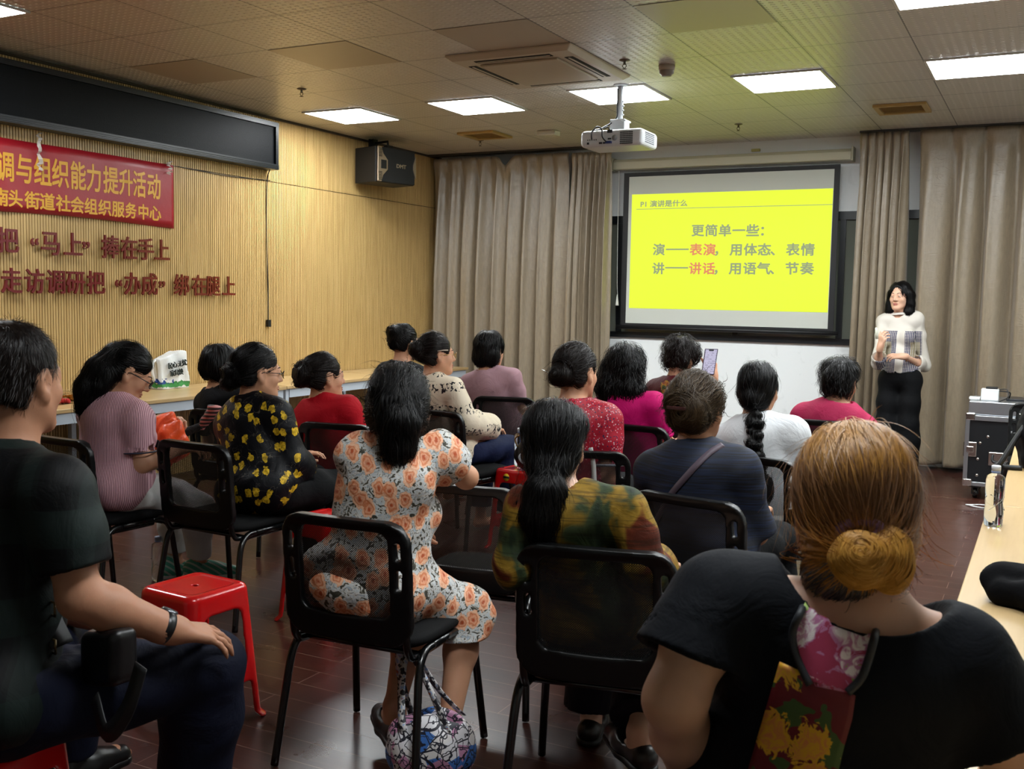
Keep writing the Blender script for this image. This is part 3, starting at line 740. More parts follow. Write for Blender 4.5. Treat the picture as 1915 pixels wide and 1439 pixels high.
# ------------------------------------------------------------------ red plastic stools
def stool_mat():
    t = NT('glossy_red_plastic'); t.p(col='#c60f12', rough=.22, spec=.6, coat=.25); return t.m
m_stool = stool_mat()
def stool_mesh(ribs):
    H = .46; S = SDF((-.2, -.2, -.01), (.2, .2, .48), .005)
    def rbox(x, y, w, r):
        qx = np.abs(x)-w+r; qy = np.abs(y)-w+r
        return np.sqrt(np.maximum(qx, 0)**2+np.maximum(qy, 0)**2)+np.minimum(np.maximum(qx, qy), 0)-r
    def f(x, y, z):
        wd = .128+(H-z)/H*.034+.016*np.clip((.022-z)/.022, 0, 1)
        o = rbox(x, y, wd, .04)
        rc = .02; qz = z-H+rc; qo = o+rc
        out = np.minimum(np.maximum(qo, qz), 0)+np.sqrt(np.maximum(qo, 0)**2+np.maximum(qz, 0)**2)-rc
        out = np.maximum(out, -z)
        inn = np.maximum(rbox(x, y, wd-.011, .034), z-(H-.012))
        d = np.maximum(out, -inn)
        for a in (x, y):
            a = np.abs(a)
            up = np.sqrt(np.maximum(a-(wd-.052)+.03, 0)**2+np.maximum(np.abs(z-.285)-.10+.03, 0)**2)-.03
            dn = np.sqrt(np.maximum(a-(wd-.044)+.02, 0)**2+np.maximum(np.abs(z-.05)-.085+.02, 0)**2)-.02
            d = np.maximum(d, -np.minimum(up, dn))
        # raised rim, sunk middle, finger hole
        d = np.maximum(d, -np.maximum(rbox(x, y, .096, .03), -(z-(H-.004))))
        d = np.maximum(d, -(np.sqrt((x/1.5)**2+y**2)-.009)+0*z)
        if ribs: d = d+.0016*np.sin(x*2*PI/.016)*(z > H-.012)
        return d
    S.fn(f); return S.mesh('red_stool', m_stool)
st0 = stool_mesh(False); st1 = stool_mesh(True)
def stool(x, y, yaw, me, label):
    o = link('plastic_stool', me); o.location = (x, y, 0); o.rotation_euler = (0, 0, -math.radians(yaw)); return tag(o, label, 'stool', 'red plastic stools')
stool(3.545, 2.475, 4, st0, 'empty glossy red plastic stool beside the seated man')
stool(4.02, 1.37, -14, st0, 'red plastic stool under the man, at the bottom left corner')
stool(3.25, 3.56, 8, st1, 'red plastic stool with a ribbed seat behind the floral woman\'s chair')
stool(5.67, 1.56, 3, st0, 'red plastic stool under the orange-haired woman in the foreground')
s4 = stool(3.40, 5.17, 10, st0, 'red plastic stool with a round sticker, holding a black bag')
t = NT('stool_sticker'); x, y, z = t.xyz(); t.p(col=t.mix(t.math('LESS_THAN', t.math('ABSOLUTE', z), .006), t.mix(t.math('GREATER_THAN', z, 0), '#d8b21a', '#d8b21a'), '#1c2a1a'), rough=.4)
stk = MB().tube([(0, 0, -.0005), (0, 0, .0005)], .021, 24, X=Rx(PI/2)).obj('sticker', t.m, s4); stk.location = (-.03, -.1365, .418); stk.rotation_euler = (-.07, 0, 0)
stk['label'] = 'round yellow and green sticker'

# ------------------------------------------------------------------ tables
def wood_top():
    t = NT('pale_maple_laminate'); n = t.noise(2.2, 5, t.mapping((1, .12, 1)), .6, 1.5); n2 = t.noise(90, 2, t.mapping((1, .04, 1)))
    c = t.ramp(t.math('ADD', t.math('MULTIPLY', n, .8), t.math('MULTIPLY', n2, .2)), [(.3, '#b19262'), (.5, '#c0a374'), (.7, '#caaf82')])
    t.p(col=c, rough=.3, spec=.5); return t.m
m_top = wood_top(); m_tleg = M('table_frame_pale_blue', '#b9c2cc', .35)
def table(x0, x1, y0, y1, label, front):
    H = .69; cx, cy = (x0+x1)/2, (y0+y1)/2; W, L_ = (x1-x0)/2, (y1-y0)/2
    t = thing('folding_table', label, 'table', (cx, cy, 0), 0, 'pale wood topped tables')
    MB().box((-W, -L_, H-.025), (W, L_, H)).obj('tabletop', m_top, t, bev=.003)
    for sx in (-1, 1):
        for sy in (-1, 1): MB().box((sx*(W-.045)-.02, sy*(L_-.03)-.02, 0), (sx*(W-.045)+.02, sy*(L_-.03)+.02, H-.025)).obj('leg', m_tleg, t, bev=.003)
        MB().box((sx*(W-.03)-.012, -L_+.05, H-.095), (sx*(W-.03)+.012, L_-.05, H-.025)).obj('apron', m_tleg, t)
    for sy in (-1, 1): MB().box((-W+.065, sy*(L_-.03)-.012, .1), (W-.065, sy*(L_-.03)+.012, .13)).obj('stretcher', m_tleg, t)
table(.012, .70, 3.2, 4.885, 'pale wood table by the slatted wall holding the fruit boxes', 1)
table(.012, .70, 4.915, 6.34, 'pale wood table by the slatted wall holding the white tote bag', 1)
table(.012, .68, 6.37, 7.86, 'pale wood table by the slatted wall, behind the red-topped woman', 1)
table(.012, .66, 7.89, 9.26, 'pale wood table by the slatted wall, ending at the left corner curtain', 1)
table(5.835, 6.5, .35, 2.29, 'nearest right-hand pale wood table, with papers at its corner', -1)
table(5.828, 6.5, 2.296, 4.15, 'right-hand pale wood table with the water bottle and black pouch', -1)
table(5.86, 6.5, 4.156, 6.0, 'farther right-hand pale wood table carrying the black rucksack', -1)

# ------------------------------------------------------------------ bottles
def glass_mat(name, c, rough=.03, ior=1.33):
    t = NT(name); t.p(col=c, rough=rough, trans=1.0, ior=ior); return t.m
m_pet = glass_mat('clear_bottle_plastic', '#eaf2fb', .04, 1.3); m_cap = M('bottle_cap_white', '#d5dae2', .35); m_capb = M('bottle_neck_blue', '#8fa0c8', .3)
def bottle(x, y, z, label, cap=m_cap, grp='clear water bottles', s=1.0):
    t = thing('water_bottle', label, 'bottle', (x, y, z), 0, grp)
    pr = [(.0, .004), (.026, .0), (.031, .006), (.0325, .05), (.029, .085), (.031, .105), (.0325, .125), (.0325, .168), (.029, .182), (.0145, .19), (.0135, .196)]
    b = MB(); n = 20
    for i in range(len(pr)): pass
    b.lathe([(r*s, q*s) for r, q in pr[1:]], n)
    b.obj('bottle_body', m_pet, t)
    MB().lathe([(.0145*s, .192*s), (.0155*s, .196*s), (.0155*s, .199*s), (.0145*s, .2*s)], 20).obj('neck_ring', m_capb, t)
    MB().lathe([(.0155*s, .2*s), (.0158*s, .216*s), (.0145*s, .219*s)], 24).obj('cap', cap, t)
    lb = MB()
    for k in range(3):
        pts = [((.0335-.003*math.sin(PI*i/10))*s*math.cos(.9*i/10*2+k*2.09), (.0335-.003*math.sin(PI*i/10))*s*math.sin(.9*i/10*2+k*2.09), (.06+.05*i/10)*s) for i in range(11)]
        lb.tube(pts, .0012*s, 5)
    lb.obj('moulded_rib', m_pet, t); return t
bottle(5.862, 3.755, .69, 'clear water bottle with a white cap standing on the right-hand table', s=.93)
bottle(2.168, 3.62, 0, 'clear water bottle standing on the floor by the pink-shirted woman\'s chair', M('cap_grey', '#8c95a8', .4))
bottle(3.345, 5.2, .46, 'water bottle rising from the black bag on the red stool')

# ------------------------------------------------------------------ flight case with power box
fc = thing('flight_case', 'black flight case with silver edging before the right curtain', 'flight case', (5.83, 8.52, 0))
m_alu = M('aluminium_edge', '#aeb2b6', .3, metal=.9); m_fc = M('case_black_laminate', '#0d1013', .4, (220, .2, .002)); m_chr = M('chrome_catch', '#c9c4be', .18, metal=1.0)
FW, FD_ = .34, .27
MB().box((-FW, -FD_, .11), (FW, FD_, .61)).obj('case_body', m_fc, fc)
MB().box((-FW, -FD_, .625), (FW, FD_, .725)).obj('lid', m_alu, fc, bev=.006)
for sx in (-1, 1):
    for sy in (-1, 1): MB().box((sx*FW-.015, sy*FD_-.015, .105), (sx*FW+.015, sy*FD_+.015, .615)).obj('corner_edge', m_alu, fc, bev=.003)
for sy in (-1, 1):
    MB().box((-FW, sy*FD_-.014, .1), (FW, sy*FD_+.014, .13)).obj('bottom_edge', m_alu, fc, bev=.003); MB().box((-FW, sy*FD_-.014, .585), (FW, sy*FD_+.014, .622)).obj('top_edge', m_alu, fc, bev=.003)
def catch(x, z, w=.05, h=.055):
    b = MB(); b.box((x-w, -FD_-.012, z-h), (x+w, -FD_-.001, z+h)); c = b.obj('butterfly_latch', m_chr, fc, bev=.006)
    MB().box((x-w*.55, -FD_-.022, z-h*.4), (x+w*.55, -FD_-.012, z+h*.4)).obj('latch_wing', m_chr, c, bev=.004)
catch(.03, .6); catch(-.315, .37, .045); catch(.27, .6)
b = MB(); b.box((-.19, -FD_-.012, .26), (.02, -FD_-.001, .36)); hd = b.obj('handle_plate', m_chr, fc, bev=.005)
MB().tube(smooth_path([(-.16, -FD_-.014, .34), (-.15, -FD_-.035, .29), (-.02, -FD_-.035, .29), (0, -FD_-.014, .34)]), .009, 8).obj('handle', m_black, hd)
for x, z in ((-.2, .47), (-.25, .42), (-.26, .3), (-.26, .18), (.1, .48)): MB().lathe([(.012, 0), (.009, .005)], 12, X=T(x, -FD_-.0005, z) @ Rx(PI/2)).obj('rivet', m_chr, fc)
MB().box((-FW-.015, -FD_-.018, .095), (-FW+.05, -FD_+.03, .15)).obj('corner_guard', m_chr, fc, bev=.008)
MB().box((-FW-.015, -FD_-.018, .585), (-FW+.05, -FD_+.03, .64)).obj('corner_guard', m_chr, fc, bev=.008)
for sx in (-1, 1):
    for sy in (-1, 1):
        c = MB().box((sx*.27-.04, sy*.2-.04, .085), (sx*.27+.04, sy*.2+.04, .1095)).box((sx*.27-.025, sy*.2-.02, .03), (sx*.27+.025, sy*.2+.02, .09)).obj('caster', m_tube, fc)
        MB().lathe([(.04, -.015), (.042, 0), (.04, .015)], 20, X=T(sx*.27, sy*.2, .042) @ Ry(PI/2)).obj('wheel', m_tube, c)
pb = thing('power_box', 'white plastic box with leads on top of the flight case', 'power box', (5.62, 8.42, .725))
MB().box((-.06, -.05, 0), (.06, .05, .085)).obj('case', M('power_box_white', '#d4d6d6', .35), pb, bev=.006)
MB().box((-.03, -.03, .085), (.05, .03, .1)).obj('socket_panel', m_black, pb, bev=.003)
MB().box((-.14, -.05, 0), (-.065, .05, .02)).obj('side_adapter', M('adapter_white', '#cfd0cf', .4), pb, bev=.005)
MB().tube(smooth_path([(.05, .0, .08), (.11, -.02, .085), (.12, -.06, .03), (.05, -.13, -.02), (.08, -.16, -.14)]), .004, 6).tube(smooth_path([(.05, .02, .07), (.13, .04, .06), (.13, .08, .006), (.2, .1, .005)]), .005, 6).obj('lead', m_black, pb)
tag(MB().box((-.17, -.12, 0), (.17, .12, .018)).obj('closed_laptop', M('laptop_dark', '#14161a', .3), None, bev=.004), 'dark closed laptop lying on the flight case lid', 'laptop').location = (5.9, 8.54, .725)
cc = MB(); cc.tube([(.07*math.cos(a)*(1+.15*math.sin(3*a)), .05*math.sin(a), .006+.004*math.sin(a*2)) for a in np.linspace(0, 4*PI, 60)], .0045, 6)
o = cc.obj('white_cable', M('cable_white', '#d0d2d2', .4)); o.location = (5.6, 7.95, 0); tag(o, 'loop of white cable on the floor by the flight case', 'cable')

# ------------------------------------------------------------------ things on the tables
bag = thing('tote_bag', 'white cotton tote bag with dark lettering on the wall table', 'tote bag', (.12, 5.68, .69))
def tote_mat():
    t = NT('tote_cotton_printed'); x, y, z = t.xyz(); n = t.noise(26, 3)
    g = t.math('ADD', z, t.math('MULTIPLY', t.math('SUBTRACT', n, .5), .06))
    c = t.ramp(t.math('MULTIPLY', g, 3.0), [(.0, '#d6d8d6'), (.04, '#d6d8d6'), (.05, '#3f8f4a'), (.12, '#2f7a3a'), (.155, '#dfe2e1')], 'CONSTANT')
    v = t.voro(26); blob = t.math('MULTIPLY', t.math('LESS_THAN', v['Distance'], .5), t.math('MULTIPLY', t.math('LESS_THAN', t.math('ABSOLUTE', t.math('SUBTRACT', z, .06)), .02), t.math('LESS_THAN', y, -.02)))
    t.p(col=t.mix(blob, c, '#27448a'), rough=.75); t.bump(t.noise(9, 3), .4, .02); return t.m
m_tote = tote_mat()
def tb(u, v):  # a slumped pouch: front and back sheets
    return None
S = SDF((-.12, -.2, -.02), (.16, .2, .36), .007)
S.fn(lambda x, y, z: np.maximum(np.maximum(np.abs(x-.01+.12*(z-.1)*.5)-(.055-.1*np.clip(z-.12, 0, 1)*.28+.006*np.sin(y*40+z*21)), np.abs(y-.10*(z-.1)*-.15)-(.135-.05*np.clip(z-.15, 0, 1)+.006*np.sin(z*33))), np.maximum(-z, z-(.245+.30*np.clip(y+.06, -.1, .12)-.12*np.clip(y-.08, 0, 1)))))
S.wrinkle(.004, 45, 3); link('bag_body', S.mesh('bag_body', m_tote), None, bag)
m_ink = M('tote_print_dark', '#16241f', .6)
its = [(c, .05, frame((.078-.06*.06*0, -.06+.043*i+(.012 if i > 1 else 0), .175+.006*i-(.003)), (0, 1, 0), (-.06, 0, 1), (1, 0, .06))) for i, c in enumerate('民心无忧')]
its += [(c, .05, frame((.082, -.045+.043*i, .115+.004*i), (0, 1, 0), (-.06, 0, 1), (1, 0, .06))) for i, c in enumerate('家具焕')]
link('lettering', joined(its, .004, .008, .95, m_ink), None, bag)
b = MB(); b.tube(smooth_path([(.0, -.12, .22), (.03, -.185, .2), (.04, -.2, .13), (.03, -.17, .07), (.02, -.12, .05)]), .01, 8); b.obj('handle', m_tote, bag)
m_box = glass_mat('clear_box_plastic', '#f3f0ea', .1, 1.08)
m_fr = {'r': M('watermelon_red', '#d0353c', .35), 'o': M('mango_orange', '#e8962e', .35)}
for (x, y, k, l) in ((.42, 4.45, 'r', 'clear plastic box of red fruit on the wall table'), (.30, 4.68, 'o', 'clear plastic box of orange fruit pieces on the wall table')):
    t = thing('fruit_box', l, 'food box', (x, y, .69), .1, 'plastic fruit boxes')
    b = MB(); b.add([(sx*.065*q, sy*.09*q, z) for z, q in ((.001, .86), (.06, 1.0)) for sx, sy in ((-1, -1), (1, -1), (1, 1), (-1, 1))], [(3, 2, 1, 0)]+[(i, (i+1) % 4, 4+(i+1) % 4, 4+i) for i in range(4)])
    b.obj('tub', m_box, t, solid=.0015)
    MB().box((-.068, -.093, .06), (.068, .093, .068)).obj('lid', m_box, t, bev=.003)
    rg = random.Random(5)
    for i in range(14):
        c = (rg.uniform(-.042, .042), rg.uniform(-.065, .065), .018+.017*(i % 2)); q = MB().ball((0, 0, 0), (.02, .017, .014), 10, 7).obj('fruit_piece', m_fr[k], t); q.location = c; q.rotation_euler = (rg.random(), rg.random(), rg.random()*3)
# black fabric pouch with buckle on the right table
po = thing('black_pouch', 'rolled black fabric bag with a metal buckle on the right table', 'bag', (6.03, 2.74, .692), .3)
S = SDF((-.16, -.22, -.01), (.26, .2, .13), .006)
S.chain([(-.06, .09, .045), (.06, .04, .055), (.18, -.04, .05)], [.045, .058, .05], .03); S.chain([(-.09, .05, .03), (.0, -.03, .035), (.12, -.12, .035)], [.03, .04, .035], .03); S.ell((-.08, .1, .05), (.05, .035, .04), None, .02)
S.fn(lambda x, y, z: z-.001+0*x+0*y, op='sub'); S.wrinkle(.005, 60, 2); link('pouch_body', S.mesh('pouch_body', M('pouch_black_cloth', '#050507', .85, (14, .5, .01), spec=.1)), None, po)
b = MB(); 
sp_ = smooth_path([(-.01, .03, .105), (.02, -.05, .093), (.05, -.11, .075), (.085, -.16, .035)], 6)
for i, p in enumerate(sp_): b.v += [(p.x-.013, p.y, p.z), (p.x+.013, p.y+.006, p.z)]
b.f += [[2*i, 2*i+1, 2*i+3, 2*i+2] for i in range(len(sp_)-1)]; b.mi += [0]*(len(sp_)-1); b.sm += [True]*(len(sp_)-1)
b.obj('strap', M('pouch_strap', '#15171a', .4), po, solid=.003)
MB().box((-.016, -.012, -.002), (.016, .012, .002), X=T(-.008, .025, .108) @ Rx(-.3)).obj('strap_end', m_chr, po)
MB().tube([(-.022, -.016, 0), (.022, -.016, 0), (.022, .016, 0), (-.022, .016, 0)], .0035, 8, closed=True, X=T(.07, -.14, .06) @ Rx(-.8)).obj('buckle', m_chr, po)
# black rucksack
rs = thing('black_rucksack', 'black rucksack with a strap standing on the far right table', 'rucksack', (5.995, 5.22, .69), .2)
S = SDF((-.16, -.16, -.01), (.2, .18, .34), .007); S.fn(lambda x, y, z: (((np.abs(x-.02)/.125)**4+(np.abs(y)/.09)**4+(np.abs(z-.14)/(.165))**4)**.25-1)*.09); S.ell((.02, -.075, .1), (.09, .045, .08), None, .02); S.fn(lambda x, y, z: z-.001+0*x+0*y, op='sub'); S.wrinkle(.004, 40, 4)
link('bag_body', S.mesh('bag_body', M('rucksack_black', '#07080a', .75, (20, .4, .01), spec=.2)), None, rs)
b = MB(); b.tube(smooth_path([(-.06, -.03, .24), (-.12, -.06, .15), (-.19, -.1, .03), (-.2, -.08, .012), (-.1, -.1, .012)]), .012, 8); b.obj('strap', M('rucksack_strap', '#101215', .5), rs)
b = MB(); b.tube([(.02*math.cos(a)-.075, -.095, .14+.03*math.sin(a)) for a in np.linspace(0, 2*PI, 16)], .004, 6); b.tube([(.02*math.cos(a)-.06, -.08, .24+.02*math.sin(a)) for a in np.linspace(0, 2*PI, 16)], .005, 6); b.obj('metal_ring', m_chr, rs)
for k, (x, y, a) in enumerate(((6.05, 1.93, .15), )):
    o = MB().box((-.105, -.148, 0), (.105, .148, .0012)).obj('paper_sheet', M('paper_white', '#e9edf2', .6)); o.location = (x, y, .6905); o.rotation_euler = (0, 0, a); tag(o, 'white sheet of paper at the right edge of the nearest table', 'paper')
# black bag on the red stool
bb = thing('black_handbag', 'shiny black handbag with gold chain on the stickered red stool', 'handbag', (3.46, 5.15, .463), .2)
S = SDF((-.16, -.14, -.01), (.16, .14, .22), .006); S.ell((0, 0, .07), (.11, .065, .095), None, .02); S.fn(lambda x, y, z: z-.001+0*x+0*y, op='sub'); S.wrinkle(.005, 55, 9); link('bag_body', S.mesh('bag_body', M('glossy_black_leather', '#0a0a0c', .3)), None, bb)
b = MB(); b.tube(smooth_path([(-.09, -.02, .12), (-.1, -.03, .17), (-.05, -.03, .19), (0, -.02, .16)]), .004, 6); b.obj('chain_strap', M('gold_chain', '#a8853a', .3, metal=1.0), bb)
# printed drawstring-style handbag on the floor
hb_ = thing('printed_handbag', 'colourful printed cloth handbag on the floor by the front chair', 'handbag', (4.45, 2.50, 0), .5)
def hb_mat():
    t = NT('comic_print_cloth'); v = t.voro(19); n = t.noise(14, 3); c = t.ramp(v['Color'], [(.0, '#e4e0df'), (.3, '#c88fb0'), (.45, '#e8e6ea'), (.6, '#3f72bd'), (.72, '#e2dcd8'), (.85, '#d9782f'), (.93, '#c23a35')], 'CONSTANT')
    ln = t.voro(24, feature='DISTANCE_TO_EDGE'); k = t.math('LESS_THAN', ln['Distance'], .035); w_ = t.math('GREATER_THAN', t.math('SINE', t.math('MULTIPLY', n, 60)), .8)
    t.p(col=t.mix(t.math('MAXIMUM', k, w_), c, '#1d1c2b'), rough=.5); return t.m
m_hb = hb_mat()
S = SDF((-.2, -.2, -.01), (.2, .2, .24), .006); S.ell((0, 0, .085), (.135, .095, .1), None, .02); S.ell((0, 0, .145), (.115, .06, .06), None, .04); S.ell((.0, .0, .19), (.09, .028, .05), None, .02, 'sub'); S.fn(lambda x, y, z: z-.001+0*x+0*y, op='sub'); S.wrinkle(.006, 40, 6)
link('bag_body', S.mesh('bag_body', m_hb), None, hb_)
t = NT('printed_strap'); n = t.noise(60, 2); t.p(col=t.ramp(n, [(.4, '#26262e'), (.5, '#c9c6c4'), (.62, '#8fa7cf'), (.7, '#b86a4a')], 'CONSTANT'), rough=.5); m_st = t.m
def strap(path, w_):
    P = smooth_path(path, 6); b = MB()
    for p in P: b.v += [(p.x-w_, p.y+w_*.6, p.z), (p.x+w_, p.y-w_*.6, p.z)]
    b.f += [[2*i, 2*i+1, 2*i+3, 2*i+2] for i in range(len(P)-1)]; b.mi += [0]*(len(P)-1); b.sm += [True]*(len(P)-1); return b.obj('strap', m_st, hb_, solid=.003)
strap([(-.08, -.06, .17), (-.09, .02, .28), (-.08, .06, .355), (-.05, .06, .33), (.01, -.02, .25), (.05, -.06, .17)], .011)
strap([(-.06, .05, .17), (-.1, .09, .28), (-.1, .09, .365), (-.06, .08, .35), (.02, .05, .25), (.09, .04, .18)], .011)
# ------------------------------------------------------------------ people: one sculpted body each, clothes and hair as parts
def V3(*a): return np.array(a, float)
def unit(v): return v/max(np.linalg.norm(v), 1e-9)
def rz(a): c, s = math.cos(a), math.sin(a); return np.array([[c, -s, 0], [s, c, 0], [0, 0, 1.]])
def rx(a): c, s = math.cos(a), math.sin(a); return np.array([[1., 0, 0], [0, c, -s], [0, s, c]])
def ry(a): c, s = math.cos(a), math.sin(a); return np.array([[c, 0, s], [0, 1., 0], [-s, 0, c]])
def lerp(a, b, t): return a+(b-a)*t
def skin_mat(name, c0, c1):
    t = NT(name); n = t.noise(22, 4); t.p(col=t.mix(n, c0, c1), rough=.5, spec=.4, sss=.08); t.b.inputs['Subsurface Radius'].default_value = (.01, .004, .002)
    t.bump(t.noise(260, 3), .12, .001); return t.m
SK = {'mid': skin_mat('skin_warm', '#b98566', '#c79678'), 'pale': skin_mat('skin_pale', '#cf9f83', '#dbb096'), 'tan': skin_mat('skin_tan', '#a87458', '#b58467')}
def hair_mat(name, c0, c1, rough=.43):
    t = NT(name); g = t.n('NewGeometry').outputs['Random Per Island']; n = t.noise(35, 4, t.mapping((1, 1, .3)))
    t.p(col=t.mix(t.math('ADD', t.math('MULTIPLY', g, .6), t.math('MULTIPLY', n, .4)), c0, c1), rough=rough, spec=.2, aniso=.3); t.bump(n, .6, .006); return t.m
HM = {'black': hair_mat('hair_black', '#030303', '#0c0a0b'), 'dark': hair_mat('hair_dark_brown', '#080505', '#1b120e'), 'brown': hair_mat('hair_faded_brown', '#150f0b', '#55442f'), 'grey': hair_mat('hair_black_grey', '#0c0b0c', '#4d4744')}

class Person:
    def __init__(s, label, hips, yaw, head, crown_px=True, sc=.95, g=1.0, seat=.458, hyaw=0, pitch=0, roll=0, h=.009, skin='mid', name='person', tw=0, nk=(0, 0, 0), shw=1.0, stand=None, arm=1.0, male=False, **J):
        s.s = sc; s.g = g; s.h = h; s.root = V3(hips[0], hips[1], 0); s.R = rz(-math.radians(yaw)); s.male = male; s.arm = arm
        s.o = thing('person', label, 'person', (hips[0], hips[1], 0), -math.radians(yaw)); s.skin = SK[skin]; s.dep = head[2]
        s.Hr = rz(-math.radians(hyaw-yaw)) @ rx(-math.radians(pitch)) @ ry(math.radians(roll))
        Hw = D(*head)
        if crown_px: Hw = Hw-V3(0, 0, .135*sc)
        s.H = s.w2l(Hw)
        s.hz = stand if stand else seat+.1*sc; s.seat = seat
        s.hipC = V3(0, 0, s.hz)
        s.SB = s.hl((0, -.018, -.07)); s.N = s.SB+V3(0, -.022, -.085)*sc+V3(*nk)
        s.tu = unit(s.N-s.hipC); r0 = rz(-math.radians(tw)) @ V3(1, 0, 0); s.tr = unit(r0-s.tu*(r0@s.tu)); s.tf = np.cross(s.tu, s.tr); s.B = np.stack([s.tr, s.tf, s.tu], 1); s.L = np.linalg.norm(s.N-s.hipC)
        s.SC = s.N+s.tf*.012*sc-s.tu*.05*sc
        J2 = {}
        for sd, k in (('L', -1), ('R', 1)):
            J2['sh'+sd] = s.SC+s.tr*k*.15*sc*shw-s.tu*.012
            J2['el'+sd] = J2['sh'+sd]+s.tr*k*.045-V3(0, 0, .235*sc)+V3(0, .07, 0)
            J2['wr'+sd] = V3(k*.09, .27, seat+.19)
            J2['hp'+sd] = V3(k*.085, .03, s.hz-.015); J2['kn'+sd] = V3(k*.10, .41*sc, seat+.065); J2['an'+sd] = V3(k*.10, .40*sc, .075)
            J2['toe'+sd] = J2['an'+sd]+V3(0, .15, -.045)
        for k, v in J.items():
            if len(v) == 4: v = s.w2l(D(*v[1:]))      # ('px', x, y, dep)
            J2[k] = V3(*v)
            if k[:2] == 'an' and 'toe'+k[2] not in J: J2['toe'+k[2]] = J2[k]+V3(0, .15, -.045)
        s.J = J2
    def w2l(s, p): return s.R.T @ (np.array(p)-s.root)
    def hl(s, p): return s.H+s.Hr @ (np.array(p, float)*s.s)
    def lh(s, p): return tuple(s.Hr.T @ (np.array(p)-s.H)/s.s)
    def bk(s, u, f, r=0): return s.lh(s.N-s.tu*u-s.tf*f+s.tr*r)
    def bounds(s, pts, m): P = np.array(pts); return P.min(0)-m, P.max(0)+m
    def torso(s, S, t=0.0, k=.05, low=True):
        g, c, B = s.g, s.s, s.B; at = lambda u, f=0, r=0: s.hipC+s.tu*s.L*u+s.tf*f*c+s.tr*r*c
        if low:
            S.ell(at(.02), (.15*g*c, .12*g*c, .1*c), B, k, infl=t)
            for q in (-1, 1): S.ell(at(-.0, -.035, q*.075), (.088*g*c, .1*g*c, .092*c), B, k, infl=t)
        S.ell(at(.30, .012), (.132*g*c, .108*g*c, .15*c), B, k, infl=t)
        S.ell(at(.64, 0), (.132*(.5+.5*g)*c, .1*(.5+.5*g)*c, .17*c), B, k, infl=t)
        S.ell(at(.84, -.012), (.135*c*(.6+.4*g), .078*c*(.6+.4*g), .085*c), B, k, infl=t)
        if not s.male:
            for q in (-1, 1): S.ell(at(.60, .085*(.6+.4*g), q*.065), (.058*c, .052*c, .058*c), B, .03, infl=t)
        S.cone(s.J['shL']-s.tr*-.02, s.J['shR']-s.tr*.02, .045*c, .045*c, k, infl=t)
        for q in 'LR': S.cone(s.N-s.tu*.005, lerp(s.N, s.J['sh'+q], .8)-s.tu*.008, .042*c, .044*c, k*.8, infl=t); S.cone(lerp(s.SC, s.J['sh'+q], .75), s.J['sh'+q], .047*c, .045*c, .03, infl=t)
    def arm_r(s, u): # radius along shoulder-elbow (0..1) and elbow-wrist (1..2)
        return np.interp(u, [0, .35, 1, 1.3, 2], [.044, .041, .034, .036, .025])*s.s*s.arm
    def arm_pt(s, q, u): return lerp(s.J['sh'+q], s.J['el'+q], u) if u <= 1 else lerp(s.J['el'+q], s.J['wr'+q], u-1)
    def arms(s, S, u0=0, u1=2, t=0.0, k=.025, op='add', loose=0.0, sides='LR'):
        us = [u for u in (0, .35, 1, 1.3, 2) if u0 < u < u1]; us = [u0]+us+[u1]
        for q in sides:
            for a, b in zip(us[:-1], us[1:]):
                la = loose*max(0, (a-.2)); lb = loose*max(0, (b-.2))
                S.cone(s.arm_pt(q, a), s.arm_pt(q, b), s.arm_r(a)+t+la, s.arm_r(b)+t+lb, k, op)
    def legs(s, S, t=0.0, k=.035, u1=2, loose=0.0, feet=False, sides='LR'):
        c = s.s; g = .6+.4*s.g
        for q in sides:
            h, n, a, e = s.J['hp'+q], s.J['kn'+q], s.J['an'+q], s.J['toe'+q]
            S.cone(h, lerp(h, n, .5), .082*c*g, .068*c*g, k, infl=t); S.cone(lerp(h, n, .5), n, .068*c*g, .054*c, k, infl=t+loose*.4)
            if u1 > 1:
                m = lerp(n, a, .32)-unit(np.cross(np.cross(a-n, V3(0, 1, 0)), a-n)+1e-6)*.0
                S.cone(n, m, .052*c, .053*c, k, infl=t+loose*.6)
                end = lerp(n, a, min(1, (u1-1)))
                S.cone(m, end, .053*c, .034*c if loose < .012 else .045*c, k, infl=t+loose)
            if feet:
                S.cone(a, a+V3(0, 0, -.03), .034*c, .032*c, .02); S.cone(a+unit(a-e)*V3(1, 1, 0)*.03+V3(0, 0, -.035), e, .03*c, .024*c, .02); S.cone(e, e+unit((e-a)*V3(1, 1, 0))*.035-V3(0, 0, .006), .026*c, .016*c, .02)
    def hand(s, S, q, curl=.5, dirv=None, back=None, size=1.0, spread=.16, thumb=.7):
        c = s.s*size; w_ = s.J['wr'+q]; d = unit(w_-s.J['el'+q]) if dirv is None else unit(np.array(dirv, float)); bk = V3(0, 0, 1) if back is None else unit(np.array(back, float))
        bk = unit(bk-d*(bk@d)); side = np.cross(d, bk)*(1 if q == 'L' else -1)     # towards the thumb
        if q == 'L': side = np.cross(bk, d)*-1
        side = np.cross(bk, d) if q == 'R' else np.cross(d, bk)
        side = -side if False else side
        k = .010; res = {}
        S.cone(w_-d*.02, w_+d*.02*c, .026*c, .027*c, .02)
        knuck = []
        for i, (o, l) in enumerate(((.030, .086), (.010, .09), (-.010, .086), (-.028, .078))):
            b0 = w_+d*.018*c+side*o*.6*c; b1 = w_+d*l*c+side*o*c*1.05; knuck.append(b1)
            S.cone(b0, b1, .0135*c, .0105*c, .014)
